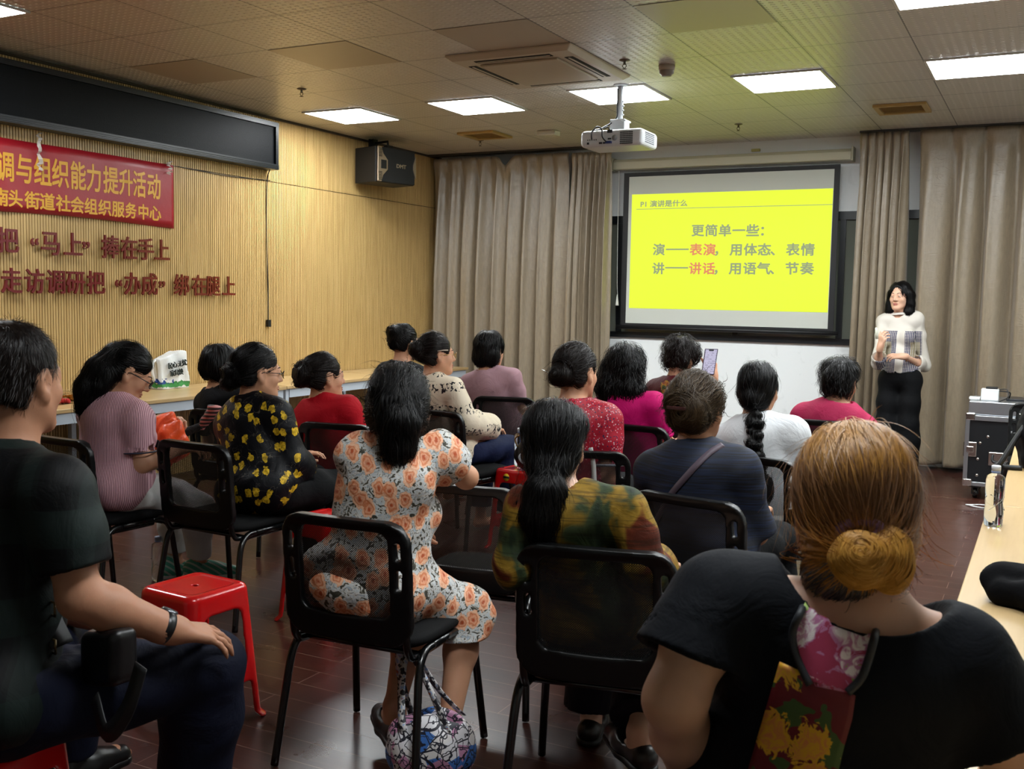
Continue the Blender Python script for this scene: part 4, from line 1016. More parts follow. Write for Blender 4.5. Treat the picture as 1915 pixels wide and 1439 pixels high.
        for i, (ln, r) in enumerate(((.066, .0082), (.074, .0086), (.069, .0082), (.054, .0072))):
            p = knuck[i]; a = 0.0; dd = unit(d+side*spread*(1.2-i*.8)); cu = curl*(1+.12*i)
            for j, f in enumerate((.42, .32, .26)):
                a += cu*(.7 if j == 0 else .9); v = dd*math.cos(a)-bk*math.sin(a); n = p+v*ln*f*c
                S.cone(p, n, r*(1-.08*j)*c, r*(.94-.1*j)*c, .004); p = n
        p = w_+d*.028*c+side*.022*c-bk*.006*c; v = unit(d*.75+side*thumb-bk*.25); 
        for j, (l, r0, r1) in enumerate(((.042, .0145, .0115), (.034, .0115, .0095), (.027, .0095, .0075))):
            n = p+unit(v+d*.25*j-bk*.12*j)*l*c; S.cone(p, n, r0*c, r1*c, .008); p = n
    def head(s, S):
        c = s.s; H = s.hl; Rm = s.Hr
        E = lambda p, r, k=.02, op='add': S.ell(H(p), np.array(r)*c, Rm, k*c, op)
        C = lambda a, b, ra, rb, k=.02, op='add': S.cone(H(a), H(b), ra*c, rb*c, k*c, op)
        E((0, -.015, .03), (.076, .097, .086)); E((0, .03, -.03), (.062, .06, .082), .03)
        for q in (-1, 1):
            C((q*.052, .0, -.05), (q*.018, .07, -.098), .022, .018, .03); E((q*.038, .056, -.03), (.024, .026, .024), .02)
            E((q*.030, .100, .0), (.015, .014, .010), .012, 'sub'); E((q*.030, .0805, -.001), (.0145, .0125, .0095), .006)
            E((q*.013, .094, -.036), (.009, .010, .008), .008)
            E((q*.079, -.006, -.006), (.011, .022, .033), .012); E((q*.087, .0, -.002), (.007, .012, .02), .006, 'sub'); E((q*.078, .0, -.038), (.008, .01, .010), .01)
        C((-.028, .084, .018), (.028, .084, .018), .010, .010, .02); C((0, .088, .006), (0, .108, -.030), .008, .0115, .014)
        E((0, .088, -.060), (.024, .012, .007), .008); E((0, .086, -.072), (.021, .012, .008), .008); E((0, .076, -.098), (.02, .02, .017), .02)
        nr = .06 if s.male else .051
        S.cone(H((0, -.02, -.05)), s.N+s.tf*.012, nr*c, (nr+.006)*c, .03*c)
    def build_body(s, hands=None, feet=True, legs=True, zmin=None):
        pts = [s.H+V3(0, 0, .2), s.H-V3(0, 0, .1)]+[v for k, v in s.J.items()]+[s.hipC]
        lo, hi = s.bounds(pts, .19*max(1, s.g)); lo[2] = max(lo[2], -.01); S = SDF(lo, hi, s.h)
        s.torso(S, -.004); s.arms(S); s.head(S)
        if legs: s.legs(S, -.004, feet=feet)
        for q in 'LR': s.hand(S, q, **((hands or {}).get(q, dict(curl=.45))))
        s.body = link('body', S.mesh('body', s.skin), None, s.o); return s
    def eyes(s, lips='#9a5348', brow='#1a1412'):
        c = s.s; mE = M('eye_white', '#d8d2cc', .2); mI = M('iris_dark', '#120b08', .15); mB = M('eyebrow_hair', brow, .7); mL = M('lip', lips, .45)
        for q in (-1, 1):
            X = Matrix.Translation(s.hl((q*.030, .0865, -.001))) @ Matrix(s.Hr.tolist()).to_4x4()
            e = MB().ball((0, 0, 0), (.0125*c, .0075*c, .0048*c), 12, 8, X=X).obj('eye', mE, s.o)
            MB().ball((0, .0032*c, 0), (.0052*c, .005*c, .0046*c), 10, 8, X=X).obj('iris', mI, e)
            b = MB(); b.tube([Vector(s.hl((q*(.012+.034*u), .0945-.018*u*u, .0205+.006*math.sin(PI*u*.8)))) for u in np.linspace(0, 1, 7)], [.0022*c, .003*c, .0032*c, .003*c, .0026*c, .002*c, .001*c], 6); b.obj('eyebrow', mB, s.o)
            b = MB(); b.tube([Vector(s.hl((q*(.0175+.026*u), .0945-.006*abs(u-.5)-.007*u*u, .0015+.0055*math.sin(PI*u)))) for u in np.linspace(0, 1, 7)], .0011*c, 5); b.obj('eyelid', mB, s.o)
        b = MB(); X = Matrix.Translation(s.hl((0, .0925, -.066))) @ Matrix(s.Hr.tolist()).to_4x4()
        b.ball((0, 0, .0045*c), (.0225*c, .009*c, .0042*c), 14, 8, X=X).ball((0, 0, -.0055*c), (.0195*c, .0095*c, .0052*c), 14, 8, X=X); b.obj('lips', mL, s.o)
    def glasses(s, col, r=.0011):
        m = M('glasses_frame', col, .3, metal=.4); b = MB()
        for q in (-1, 1):
            b.tube([Vector(s.hl((q*.032+.022*math.cos(a), .112-.012*abs(math.cos(a))*(1 if math.cos(a)*q > 0 else 0), -.004+.0165*math.sin(a)))) for a in np.linspace(0, 2*PI, 18)[:-1]], r, 5, closed=True)
            b.tube([Vector(s.hl(p)) for p in ((q*.054, .1, .0), (q*.07, .07, .002), (q*.083, .0, .004), (q*.082, -.015, -.006))], r, 5)
        b.tube([Vector(s.hl(p)) for p in ((-.011, .112, .0), (0, .115, .003), (.011, .112, .0))], r, 5)
        o = b.obj('glasses', m, s.o)
        ln = MB()
        for q in (-1, 1): ln.add([s.hl((q*.032+.0215*math.cos(a), .1115-.012*abs(math.cos(a))*(1 if math.cos(a)*q > 0 else 0), -.004+.016*math.sin(a))) for a in np.linspace(0, 2*PI, 18)[:-1]], [tuple(range(17))])
        t = NT('lens_glass'); t.p(col='#ffffff', rough=.02, alpha=.12, spec=.9); ln.obj('lens', t.m, o)
    def grid(s, pts, m): lo, hi = s.bounds(pts, m); return SDF(lo, hi, s.h)
    def top(s, mat, t=.013, sleeve=.62, loose=.012, hem=None, nr=.062, nz=.012, ny=.02, wr=.0045, wf=32, name='top', seed=1, wide=None, low=True, cuffs=None, extra=None, fullarm=False, sl_t=None):
        hem = s.seat+.03 if hem is None else hem; sl_t = t if sl_t is None else sl_t
        pts = [s.hipC+V3(0, 0, -.05), s.N, s.J['shL'], s.J['shR']]+[s.arm_pt(q, min(u, sleeve)) for q in 'LR' for u in (.5, 1, 1.5, 2)]
        S = s.grid(pts, .2*max(1, s.g)); s.torso(S, t, .05, low)
        if extra: extra(S)
        # sleeves: open-ended
        for q in 'LR':
            us = [0]+[u for u in (.35, 1, 1.3) if u < sleeve]+[sleeve]
            Q = SDF(*s.bounds([s.arm_pt(q, u) for u in us], .13), s.h)
            for a, b in zip(us[:-1], us[1:]): Q.cone(s.arm_pt(q, a), s.arm_pt(q, b), s.arm_r(a)+sl_t+loose*max(0, a-.2), s.arm_r(b)+sl_t+loose*max(0, b-.2), .025)
            e = s.arm_pt(q, sleeve); n = unit(e-s.arm_pt(q, us[-2])); Q.cut(e, n)
            Q.cone(e-n*.012, e+n*.1, s.arm_r(sleeve)+max(.004, sl_t*.5+loose*max(0, sleeve-.2)-.004), None, 0, 'sub')
            # merge the sleeve grid into the garment grid
            X, Y, Z = S.blk(Q.lo+Q.h*2, Q.lo+(Q.n-3)*Q.h, 0)[1]; sl = S.blk(Q.lo+Q.h*2, Q.lo+(Q.n-3)*Q.h, 0)[0]
            G = np.stack(np.broadcast_arrays(X, Y, Z), -1).reshape(-1, 3).astype(float); d = Q.sample(G).reshape([x.stop-x.start for x in sl]).astype(np.float32)
            S.put(d, sl, .025)
        if wr: S.wrinkle(wr, wf, seed, .8)
        S.cut((0, 0, hem), (0, 0, -1))
        if wide: wide(S)
        else: S.cone(s.N+s.tf*ny+s.tu*nz, s.N+s.tf*ny*1.5+s.tu*.2, nr*s.s, (nr+.03)*s.s, .004, 'sub')
        s.topS = S; o = link(name, S.mesh(name, mat), None, s.o); s.top_o = o
        if cuffs:
            for q in 'LR':
                e = s.arm_pt(q, sleeve); n = unit(e-s.arm_pt(q, sleeve-.1)); u = unit(np.cross(n, V3(.3, .5, .7))); v = np.cross(n, u); r = s.arm_r(sleeve)+sl_t+loose*max(0, sleeve-.2)+.001
                MB().tube([Vector(e-n*.004+(u*math.cos(a)+v*math.sin(a))*r) for a in np.linspace(0, 2*PI, 26)[:-1]], cuffs[1], 6, closed=True).obj('cuff_trim', cuffs[0], o)
        return o
    def collar(s, mat, r=.06, hgt=.045, tilt=.25, th=.006):
        a = s.N+s.tf*.012-s.tu*.012; up = unit(s.tu+s.tf*.0); n = 22; b = MB(); vs = []
        for k in range(n):
            an = 2*PI*k/n; w_ = math.sin(an)
            for (rr, hh) in ((r+.012, -.006), (r+.004, hgt*(.75-.45*w_)), (r+.012, hgt*(.72-.45*w_)), (r+.03, hgt*(.1-.5*w_))):
                vs.append(a+(s.tr*math.cos(an)*1.02+s.tf*w_)*rr*s.s+up*hh*s.s)
        fs = [(k*4+i, ((k+1) % n)*4+i, ((k+1) % n)*4+i+1, k*4+i+1) for k in range(n) for i in range(3)]
        return b.add(vs, fs, 0, True).obj('collar', mat, s.o, solid=.003)
    def trousers(s, mat, t=.012, u1=1.85, loose=.012, wr=.003, top=None, name='trousers', seed=3, sides='LR'):
        pts = [s.hipC+V3(0, 0, .12)]+[s.J[k+q] for q in 'LR' for k in ('hp', 'kn', 'an')]
        S = s.grid(pts, .17*max(1, s.g)); at = s.hipC+s.tu*s.L*.02
        tp = t if top else .002
        S.ell(at, np.array((.15*s.g, .12*s.g, .1))*s.s, s.B, .05, infl=tp)
        for q in (-1, 1): S.ell(s.hipC+s.tf*-.035+s.tr*q*.075, np.array((.088*s.g, .1*s.g, .092))*s.s, s.B, .05, infl=tp)
        S.ell(s.hipC+s.tu*s.L*.2, np.array((.132*s.g, .106*s.g, .1))*s.s, s.B, .05, infl=tp*.6)
        s.legs(S, t, .045, u1, loose)
        if wr: S.wrinkle(wr, 38, seed)
        for q in 'LR':
            if u1 < 2:
                e = lerp(s.J['kn'+q], s.J['an'+q], u1-1); n = unit(s.J['an'+q]-s.J['kn'+q]); r = .075
                S.fn(lambda X, Y, Z, e=e, n=n: np.maximum(-((X-e[0])*n[0]+(Y-e[1])*n[1]+(Z-e[2])*n[2]), np.sqrt((X-e[0])**2+(Y-e[1])**2+(Z-e[2])**2)-.16), e-.2, e+.2, 0, 'sub')
        top = top or s.seat+.13; S.fn(lambda X, Y, Z: np.maximum(-(Z-top), Y-.16), op='sub')
        return link(name, S.mesh(name, mat), None, s.o)
    def shoe(s, q, upper, sole, cut_low=False):
        a, e = s.J['an'+q], s.J['toe'+q]; f = unit((e-a)*V3(1, 1, 0)); sd = np.cross(f, V3(0, 0, 1)); z0 = max(e[2]-.03, .002) if e[2] > .05 else .002
        gnd = V3(a[0], a[1], z0); Rm = np.stack([sd, f, V3(0, 0, 1)], 1); c = s.s
        S = SDF(gnd-.2, gnd+V3(.2, .2, .2)+abs(f)*.1, .006)
        heel = gnd-f*.035; toe = gnd+f*.165
        S.cone(heel+V3(0, 0, .04), lerp(heel, toe, .55)+V3(0, 0, .035), .04*c, .038*c, .02); S.cone(lerp(heel, toe, .5)+V3(0, 0, .033), toe+V3(0, 0, .026), .042*c, .030*c, .03)
        if not cut_low: S.cone(heel+f*.02+V3(0, 0, .05), a+V3(0, 0, .0), .042*c, .04*c, .03)
        S.cone(a+V3(0, 0, -.015)+f*(.03 if cut_low else .012), a+V3(0, 0, .1), .034*c, None, .008, 'sub')
        if cut_low: S.ell(lerp(gnd, toe, .25)+V3(0, 0, .072), V3(.032, .06, .03), Rm, .01, 'sub')
        S.cut((0, 0, z0+.016), (0, 0, -1)); o = link('shoe', S.mesh('shoe', upper), None, s.o)
        Q = SDF(gnd-.2, gnd+.2+abs(f)*.1, .006); Q.cone(heel+V3(0, 0, .012), lerp(heel, toe, .5)+V3(0, 0, .012), .041*c, .038*c, .02).cone(lerp(heel, toe, .5)+V3(0, 0, .012), toe+V3(0, 0, .012), .042*c, .033*c, .02)
        Q.cut((0, 0, z0+.022), (0, 0, 1)); Q.cut((0, 0, z0), (0, 0, -1)); link('sole', Q.mesh('sole', sole), None, o); return o
    # ---------------------------------------------------------------- hair
    def hair(s, mat, style, n=800, K=10, step=.012, wid=.0018, hres=.006, puff=0.0, ears=False, curl=0.0, loose=.012, face=1.0, low=0.0, name='hair', seed=5, strand_mat=None, lift=.0045, nape=None, rad=(.082, .104, .093), fly=.1):
        c = s.s; H = s.hl; bits = style.get('bits', []); rg = np.random.default_rng(seed)
        pts = [H((x, y, z)) for x in (-.13, .13) for y in (-.15, .14) for z in (-.16, .16)]
        for b in bits: pts += [H(p) for p in (b[1] if b[0] == 'chain' else [b[1]])]
        S = SDF(*s.bounds(pts, .07), hres)
        E = lambda p, r, k=.02, op='add': S.ell(H(p), np.array(r)*c, s.Hr, k*c, op)
        E((0, -.018, .034), (rad[0]+puff, rad[1]+puff, rad[2]+puff*.9)); E((0, -.05, -.03-low*.5), (.066+puff, .058+puff, .066+low), .03)
        E((0, .098, -.035), (.071*face, .075, .098), .012, 'sub')
        if nape is not None: S.cut(H((0, -.05, nape)), s.Hr @ V3(0, -.45, -1), .008*c)
        if ears:
            for q in (-1, 1): E((q*.09, .015, -.022), (.030, .034, .042), .012, 'sub')
        for b in bits:
            if b[0] == 'chain': S.chain([H(p) for p in b[1]], [r*c for r in b[2]], .015)
            elif b[0] == 'ball': S.ell(H(b[1]), np.array(b[2])*c if hasattr(b[2], '__len__') else np.ones(3)*b[2]*c, s.Hr, .012)
            elif b[0] == 'sub': S.ell(H(b[1]), np.array(b[2])*c, s.Hr, .012, 'sub')
        for b in style.get('cuts', []): S.cut(H(b[0]), s.Hr @ np.array(b[1], float), .01)
        lump = style.get('lump', (.0028, 58))
        if lump: S.wrinkle(lump[0], lump[1], seed)
        v, f = S.verts(); root = link(name, np_mesh(name, v, f, mat), None, s.o)
        # strands lying on the mass
        fi = rg.integers(0, len(f), n); wts = rg.dirichlet(np.ones(4), n); p = (v[f[fi]]*wts[:, :, None]).sum(1)
        flow = style['flow']; Ri = s.Hr.T; rows = []; off = np.abs(rg.normal(size=n))*lift+.0008; ph = rg.uniform(0, 6.3, n); flyer = rg.random(n) < fly; sway = rg.normal(size=(n, 3))*.25
        for k in range(K+1):
            g = S.grad(p); d = S.sample(p); tgt = off+np.where(flyer, loose*(k/K)**1.5*(0.4+np.abs(sway[:, 0])*3), 0); p = p+g*np.where(np.abs(d) > .15, 0, np.clip(tgt-d, -.02, .02))[:, None]*.7
            lp = (p-s.H) @ s.Hr/c
            fl = flow(lp, k/K); fl = fl/np.maximum(np.linalg.norm(fl, axis=1), 1e-6)[:, None]+sway*.5
            vdir = fl @ s.Hr.T; vdir -= g*(vdir*g).sum(1)[:, None]*np.where(flyer, .6, .92)[:, None]; vdir /= np.maximum(np.linalg.norm(vdir, axis=1), 1e-6)[:, None]
            side = np.cross(vdir, g); side /= np.maximum(np.linalg.norm(side, axis=1), 1e-6)[:, None]
            q = p.copy()
            if curl: q = q+side*(curl*np.sin(k*1.25+ph))[:, None]+g*(curl*.8*(1+np.cos(k*1.25+ph)))[:, None]
            w_ = wid*(1-.75*(k/K)**2)*(.5 if k == 0 else 1)
            rows.append((q-side*w_*.5, q+side*w_*.5, q+g*w_*.35)); p = p+vdir*step
        A = np.stack([np.stack(r, 1) for r in rows], 1)   # n, K+1, 3, 3
        vs = A.reshape(-1, 3); base = (np.arange(n)*(K+1)*3)[:, None]+(np.arange(K)*3)[None, :]; base = base.reshape(-1)
        fs = np.concatenate([np.stack([base, base+2, base+5, base+3], 1), np.stack([base+2, base+1, base+4, base+5], 1)])
        so = link(name+'_strands', np_mesh(name+'_strands', vs, fs, strand_mat or mat), None, root); so['kind'] = 'stuff'
        s.hairS = S; return root
def to_pt(*pts):
    def f(p, t):
        P = np.array(pts); d = np.linalg.norm(p[:, None]-P[None], axis=2).argmin(1); return P[d]-p
    return f
def tail_flow(tie, chain, r=.05):
    C_ = np.array(chain, float)
    def f(p, t):
        v = np.array(tie)-p; dist = np.linalg.norm(v, axis=1)
        dd = np.linalg.norm(p[:, None]-C_[None], axis=2); i = np.minimum(dd.argmin(1), len(C_)-2); tang = C_[i+1]-C_[i]; m = dd.min(1) < r
        v = v/np.maximum(dist, 1e-6)[:, None]; tang = tang/np.maximum(np.linalg.norm(tang, axis=1), 1e-6)[:, None]
        return np.where(m[:, None], tang, v)
    return f
def bun_flow(c, r, axis=(0, -1, .2), back=None):
    c = np.array(c, float); ax = unit(np.array(axis, float))
    def f(p, t):
        v = c-p; d = np.linalg.norm(v, axis=1); sw = np.cross(np.broadcast_to(ax, p.shape), -v)
        m = (d < r*1.35); v = v/np.maximum(d, 1e-6)[:, None]; sw = sw/np.maximum(np.linalg.norm(sw, axis=1), 1e-6)[:, None]
        return np.where(m[:, None], sw+.15*v, v)
    return f
def down_flow(crown=(0, -.04, .13), grav=1.0, fwd=0.0, side=0.0):
    cr = np.array(crown)
    def f(p, t):
        v = p-cr; v = v/np.maximum(np.linalg.norm(v, axis=1), 1e-6)[:, None]
        return v+np.array([side, fwd, -grav*.8])
    return f
# ------------------------------------------------------------------ garments
def cloth(name, c, rough=.75, b=(120, .15, .002), spec=.15, **k):
    t = NT(name); t.p(col=c, rough=rough, spec=spec, **k)
    t.bump(t.math('ADD', t.math('MULTIPLY', t.noise(9, 4, None, .55, 1.2), .8), t.math('MULTIPLY', t.noise(160, 2), .03)), .45, .02); return t.m
def drape(t, s=.45): t.p(spec=.2); t.bump(t.math('ADD', t.math('MULTIPLY', t.noise(10, 4, None, .55, 1.2), .8), t.math('MULTIPLY', t.noise(160, 2), .03)), s, .02); return t.m
def flat2(t, jig=0, sc=20.0):
    x, y, z = t.xyz(); v = t.n('CombineXYZ', {0: t.math('ADD', x, t.math('MULTIPLY', y, .8)), 1: z, 2: 0.0}).outputs[0]
    if jig:
        n = t.n('TexNoise', {'Vector': t.co(), 'Scale': sc, 'Detail': 3.0}); v = t.n('VectorMath', {0: v, 1: t.n('VectorMath', {0: n.outputs['Color'], 1: (jig, jig, 0)}, operation='MULTIPLY').outputs[0]}, operation='ADD').outputs[0]
    return v
def voro2(t, scale, vec, rand=1.0):
    return t.n('TexVoronoi', {'Vector': vec, 'Scale': scale, 'Randomness': rand}, voronoi_dimensions='2D').outputs
def pat_floral():
    t = NT('orange_floral_print'); vec = flat2(t, .03, 16); v = voro2(t, 15, vec, .85)
    r = t.math('ADD', v['Distance'], t.math('MULTIPLY', t.math('SUBTRACT', t.noise(70, 3), .5), .35))
    fl = t.ramp(r, [(.05, '#b5532f'), (.16, '#e7a885'), (.24, '#cf7448'), (.33, '#efc3a2'), (.44, '#d98a60')])
    n = t.noise(38, 3, t.mapping((1, 1, 1.4)), .5, 1.6); base = t.ramp(n, [(.36, '#3d3c34'), (.43, '#5e5a4e'), (.46, '#d6d2ca'), (.53, '#b6c0c8'), (.58, '#e0dad0'), (.63, '#6c6a60'), (.66, '#a9b4be')])
    t.p(col=t.mix(t.math('LESS_THAN', r, .40), base, fl), rough=.6); return drape(t)
def pat_yellow():
    t = NT('black_chiffon_yellow_flowers'); vec = flat2(t, .02, 40); v = voro2(t, 14, vec, .8); m = t.math('LESS_THAN', t.math('ADD', v['Distance'], t.math('MULTIPLY', t.math('SUBTRACT', t.noise(55, 2), .5), .5)), .24)
    st = t.math('MULTIPLY', t.math('LESS_THAN', t.math('ABSOLUTE', t.math('SUBTRACT', t.noise(15, 2, None, .5, .6), .5)), .005), t.math('LESS_THAN', v['Distance'], .6))
    c = t.mix(st, '#06070d', '#4a453c'); t.p(col=t.mix(m, c, t.ramp(t.noise(70, 3), [(.4, '#8f7410'), (.6, '#d9b32a')])), rough=.55); return drape(t)
def pat_bird():
    t = NT('cream_silk_black_sprigs'); x, y, z = t.xyz(); n = t.noise(75, 3, t.mapping((1, 1, .6))); band = t.math('SINE', t.math('ADD', t.math('MULTIPLY', z, 52), t.math('MULTIPLY', t.noise(5, 2), 9)))
    m = t.math('MULTIPLY', t.math('GREATER_THAN', n, .56), t.math('GREATER_THAN', band, .15)); t.p(col=t.mix(m, '#d6c9b2', '#15131a'), rough=.5); return drape(t)
def pat_speck():
    t = NT('red_tiny_floral'); v = t.voro(105, None, 1.0); c = t.ramp(v['Color'], [(.0, '#b48f96'), (.3, '#1e2545'), (.6, '#c9a9ae'), (.75, '#c04a60')], 'CONSTANT'); m = t.math('LESS_THAN', v['Distance'], .31)
    t.p(col=t.mix(m, '#96182a', c), rough=.5); return drape(t)
def pat_camo():
    t = NT('green_gold_watercolour_print'); n = t.noise(6.5, 3, t.mapping((1, 1, 1), (3.3, 1, .5)), .55, .6); k = t.noise(60, 3, t.mapping((.12, .12, 3.5)))
    c = t.ramp(n, [(.36, '#1c2819'), (.43, '#333f25'), (.47, '#705818'), (.54, '#927228'), (.6, '#642c17'), (.68, '#4b1e10')])
    t.p(col=t.mix(t.math('MULTIPLY', t.math('GREATER_THAN', k, .56), .45), c, '#1d180c'), rough=.7); return drape(t)
def pat_maroon():
    t = NT('maroon_floral_print'); v = voro2(t, 9, flat2(t, .03), 1); n = t.noise(30, 3); m = t.math('LESS_THAN', t.math('ADD', v['Distance'], t.math('MULTIPLY', n, .3)), .5)
    t.p(col=t.mix(m, '#4a0f16', t.ramp(n, [(.4, '#3c4a1e'), (.5, '#a8762a'), (.6, '#7c3a1c')])), rough=.6); return drape(t)
def pat_plaid():
    t = NT('dark_green_plaid'); x, y, z = t.xyz(); a = t.math('SINE', t.math('MULTIPLY', t.math('ADD', x, t.math('MULTIPLY', y, .75)), 44)); b = t.math('SINE', t.math('ADD', t.math('MULTIPLY', z, 34), 1.0))
    c = t.ramp(t.math('MULTIPLY', t.math('ADD', a, 1), .5), [(.0, '#050608'), (.52, '#050608'), (.54, '#0d1212'), (.8, '#0d1212'), (.82, '#161e1d')], 'CONSTANT'); c = t.mix(t.math('MULTIPLY', t.math('GREATER_THAN', b, .3), .4), c, '#1d2c28')
    t.p(col=c, rough=.65); return drape(t, .3)
def pat_rib():
    t = NT('pink_ribbed_knit'); x, y, z = t.xyz(); r = t.math('SINE', t.math('MULTIPLY', t.math('ADD', x, t.math('MULTIPLY', y, .8)), 2*PI/.009)); h = t.math('MULTIPLY', t.math('ADD', r, 1), .5)
    t.p(col=t.mix(h, '#a87683', '#d2a9b1'), rough=.8); t.bump(h, .5, .003); return t.m
def pat_check():
    t = NT('white_blouse_navy_check_panels'); x, y, z = t.xyz(); ax = t.math('ABSOLUTE', x)
    ins = t.math('MULTIPLY', t.math('MULTIPLY', t.math('GREATER_THAN', ax, .032), t.math('LESS_THAN', ax, .14)), t.math('LESS_THAN', z, 1.21))
    k = t.math('ADD', t.math('SINE', t.math('MULTIPLY', x, 2*PI/.012)), t.math('SINE', t.math('MULTIPLY', z, 2*PI/.012))); d = t.math('GREATER_THAN', k, -.5)
    sq = t.math('MULTIPLY', t.math('LESS_THAN', t.math('ABSOLUTE', t.math('SUBTRACT', ax, .10)), .028), t.math('LESS_THAN', t.math('ABSOLUTE', t.math('SUBTRACT', z, 1.06)), .06))
    nav = t.mix(sq, '#252a4c', '#8f8468'); t.p(col=t.mix(t.math('MULTIPLY', ins, d), '#c4beb4', nav), rough=.7); t.bump(t.noise(10, 3), .2, .01); return t.m
def pat_slub(c0, c1, name):
    t = NT(name); k = t.noise(45, 4, t.mapping((.15, .15, 4))); t.p(col=t.mix(t.ramp(k, [(.4, (0, 0, 0)), (.65, (1, 1, 1))]), c0, c1), rough=.8); t.bump(k, .2, .003); return t.m
m_navy = cloth('navy_trousers', '#0d1122', .7); m_blk = cloth('black_cloth', '#08090b', .8); m_whitep = cloth('white_trousers', '#c9c9c6', .7, (9, .3, .01))
L_ARM = dict(curl=.5)

# 1. the man at the front left
p = Person('person: man in dark plaid short-sleeved shirt on a red stool, hand on knee', (4.03, 1.37), 8, (28, 592, 2.24), sc=1.02, g=1.12, seat=.462, hyaw=-10, pitch=2, h=.0065, skin='tan', male=True, shw=1.22, arm=1.22,
    shR=('px', 105, 925, 2.13), elR=('px', 150, 1118, 2.13), wrR=('px', 318, 1178, 2.25), knR=('px', 385, 1250, 2.42), anR=('px', 360, 1500, 2.48), knL=('px', 150, 1180, 2.72), anL=('px', 120, 1420, 2.75), elL=(-.28, .1, .72), wrL=(-.13, .34, .62))
p.build_body(hands={'R': dict(curl=.28, dirv=(.25, .9, -.28), back=(.25, .2, 1), spread=.32, thumb=.95, size=1.05), 'L': dict(curl=.4)})
p.top(pat_plaid(), t=.02, sleeve=.72, loose=.02, hem=.50, nr=.075, nz=.0, wr=.004, wf=22, name='shirt'); p.collar(M('shirt_collar_black', '#0a0c10', .6), .066, .04)
p.trousers(m_navy, t=.016, u1=1.93, loose=.02, top=.64)
p.hair(HM['dark'], dict(flow=down_flow((.02, -.06, .13), .2, -.6), cuts=[((0, -.03, -.062), (0, -.35, -1)), ((0, .055, 0), (0, 1, -.35))], bits=[('sub', (.09, .03, -.03), (.03, .05, .06)), ('sub', (-.09, .03, -.03), (.03, .05, .06))], lump=(.0012, 70)), n=6500, K=4, step=.005, wid=.0013, hres=.0045, ears=True, rad=(.080, .101, .092), face=1.12, loose=.01, fly=.35, lift=.0025)
X = Matrix.Translation(p.arm_pt('R', 1.93)) @ Vector(p.J['wrR']-p.J['elR']).to_track_quat('Z', 'Y').to_matrix().to_4x4()
wt = MB().lathe([(.0335, -.011), (.036, -.009), (.036, .009), (.0335, .011)], 28, X=X).obj('watch_strap', M('watch_black', '#0c0d0f', .35), p.o); MB().lathe([(.019, 0), (.02, .004), (.017, .008)], 20, X=X @ T(.012, .031, 0) @ Rx(-PI/2) @ Rz(0)).obj('watch_case', M('watch_steel', '#6c7076', .25, metal=.8), wt)
m_dshoe = M('man_black_shoe', '#0c0c0d', .35)
for q in 'LR': p.shoe(q, m_dshoe, m_dshoe)
man = p
# his shoulder bag, worn at the hip
sbag = thing('crossbody_bag', 'black crossbody bag with wide webbing strap on the man\'s hip', 'bag', tuple(D(205, 1228, 2.16)), -.2)
S = SDF((-.14, -.1, -.12), (.14, .1, .12), .006); S.fn(lambda x, y, z: np.sqrt(np.maximum(np.abs(x)-.05, 0)**2+np.maximum(np.abs(y)-.012, 0)**2+np.maximum(np.abs(z-.25*x)-.04, 0)**2)-.02); S.wrinkle(.003, 40, 2)
m_lea = M('black_leather', '#0b0b0d', .38, (60, .2, .003)); link('bag_body', S.mesh('bag_body', m_lea), None, sbag)
def ribbon(name, pts, w_, mat, parent, up=(0, 0, 1), n=6):
    P = smooth_path(pts, n); b = MB(); up = Vector(up)
    for i, q in enumerate(P):
        t_ = (P[min(i+1, len(P)-1)]-P[max(i-1, 0)]).normalized(); sd = t_.cross(up).normalized()*w_
        b.v += [tuple(q-sd), tuple(q+sd)]
    b.f += [[2*i, 2*i+1, 2*i+3, 2*i+2] for i in range(len(P)-1)]; b.mi += [0]*(len(P)-1); b.sm += [True]*(len(P)-1); return b.obj(name, mat, parent, solid=.003)
m_web = M('black_webbing', '#101113', .6)
ribbon('strap', [(-.08, -.06, .02), (-.13, -.07, .1), (-.15, -.06, .2)], .024, m_web, sbag, (1, 0, 0)); ribbon('strap', [(.02, -.045, -.07), (.09, -.06, -.12), (.15, -.05, -.06), (.17, -.03, .03)], .02, m_web, sbag, (0, 1, 0))
for z in (.02, .1): MB().tube([(-.03, 0, -.014), (.03, 0, -.014), (.03, 0, .014), (-.03, 0, .014)], .003, 6, closed=True, X=T(-.11, -.075, z)).obj('buckle', M('buckle_bronze', '#7a6a4a', .3, metal=.9), sbag)

# 2. woman in ribbed pink
p = Person('person: woman in ribbed pink shirt and white trousers looking into an orange bag', (2.33, 3.22), 6, (240, 640, 4.6), sc=1.0, g=1.12, hyaw=38, pitch=30, h=.0075, shw=1.05,
    elR=('px', 262, 872, 4.52), wrR=('px', 338, 838, 4.62), elL=('px', 272, 835, 4.95), wrL=('px', 304, 786, 4.86), knR=('px', 372, 948, 4.92), knL=('px', 330, 945, 5.1), anR=('px', 372, 1052, 4.98), anL=('px', 326, 1042, 5.12), toeR=('px', 418, 1068, 5.0), toeL=('px', 372, 1060, 5.16))
p.build_body(hands={'R': dict(curl=.7, dirv=(.8, .5, 0), back=(0, -.2, 1)), 'L': dict(curl=.8, dirv=(.8, .4, .1), back=(-.3, .0, 1))})
p.top(pat_rib(), t=.02, sleeve=.72, loose=.025, hem=.46, nr=.066, cuffs=(M('navy_trim', '#1d2238', .6), .0035), name='shirt'); p.trousers(m_whitep, t=.014, u1=1.9, loose=.006, wr=.006)
p.eyes(); p.glasses('#101012', .0022)
tie = (0, -.105, .03)
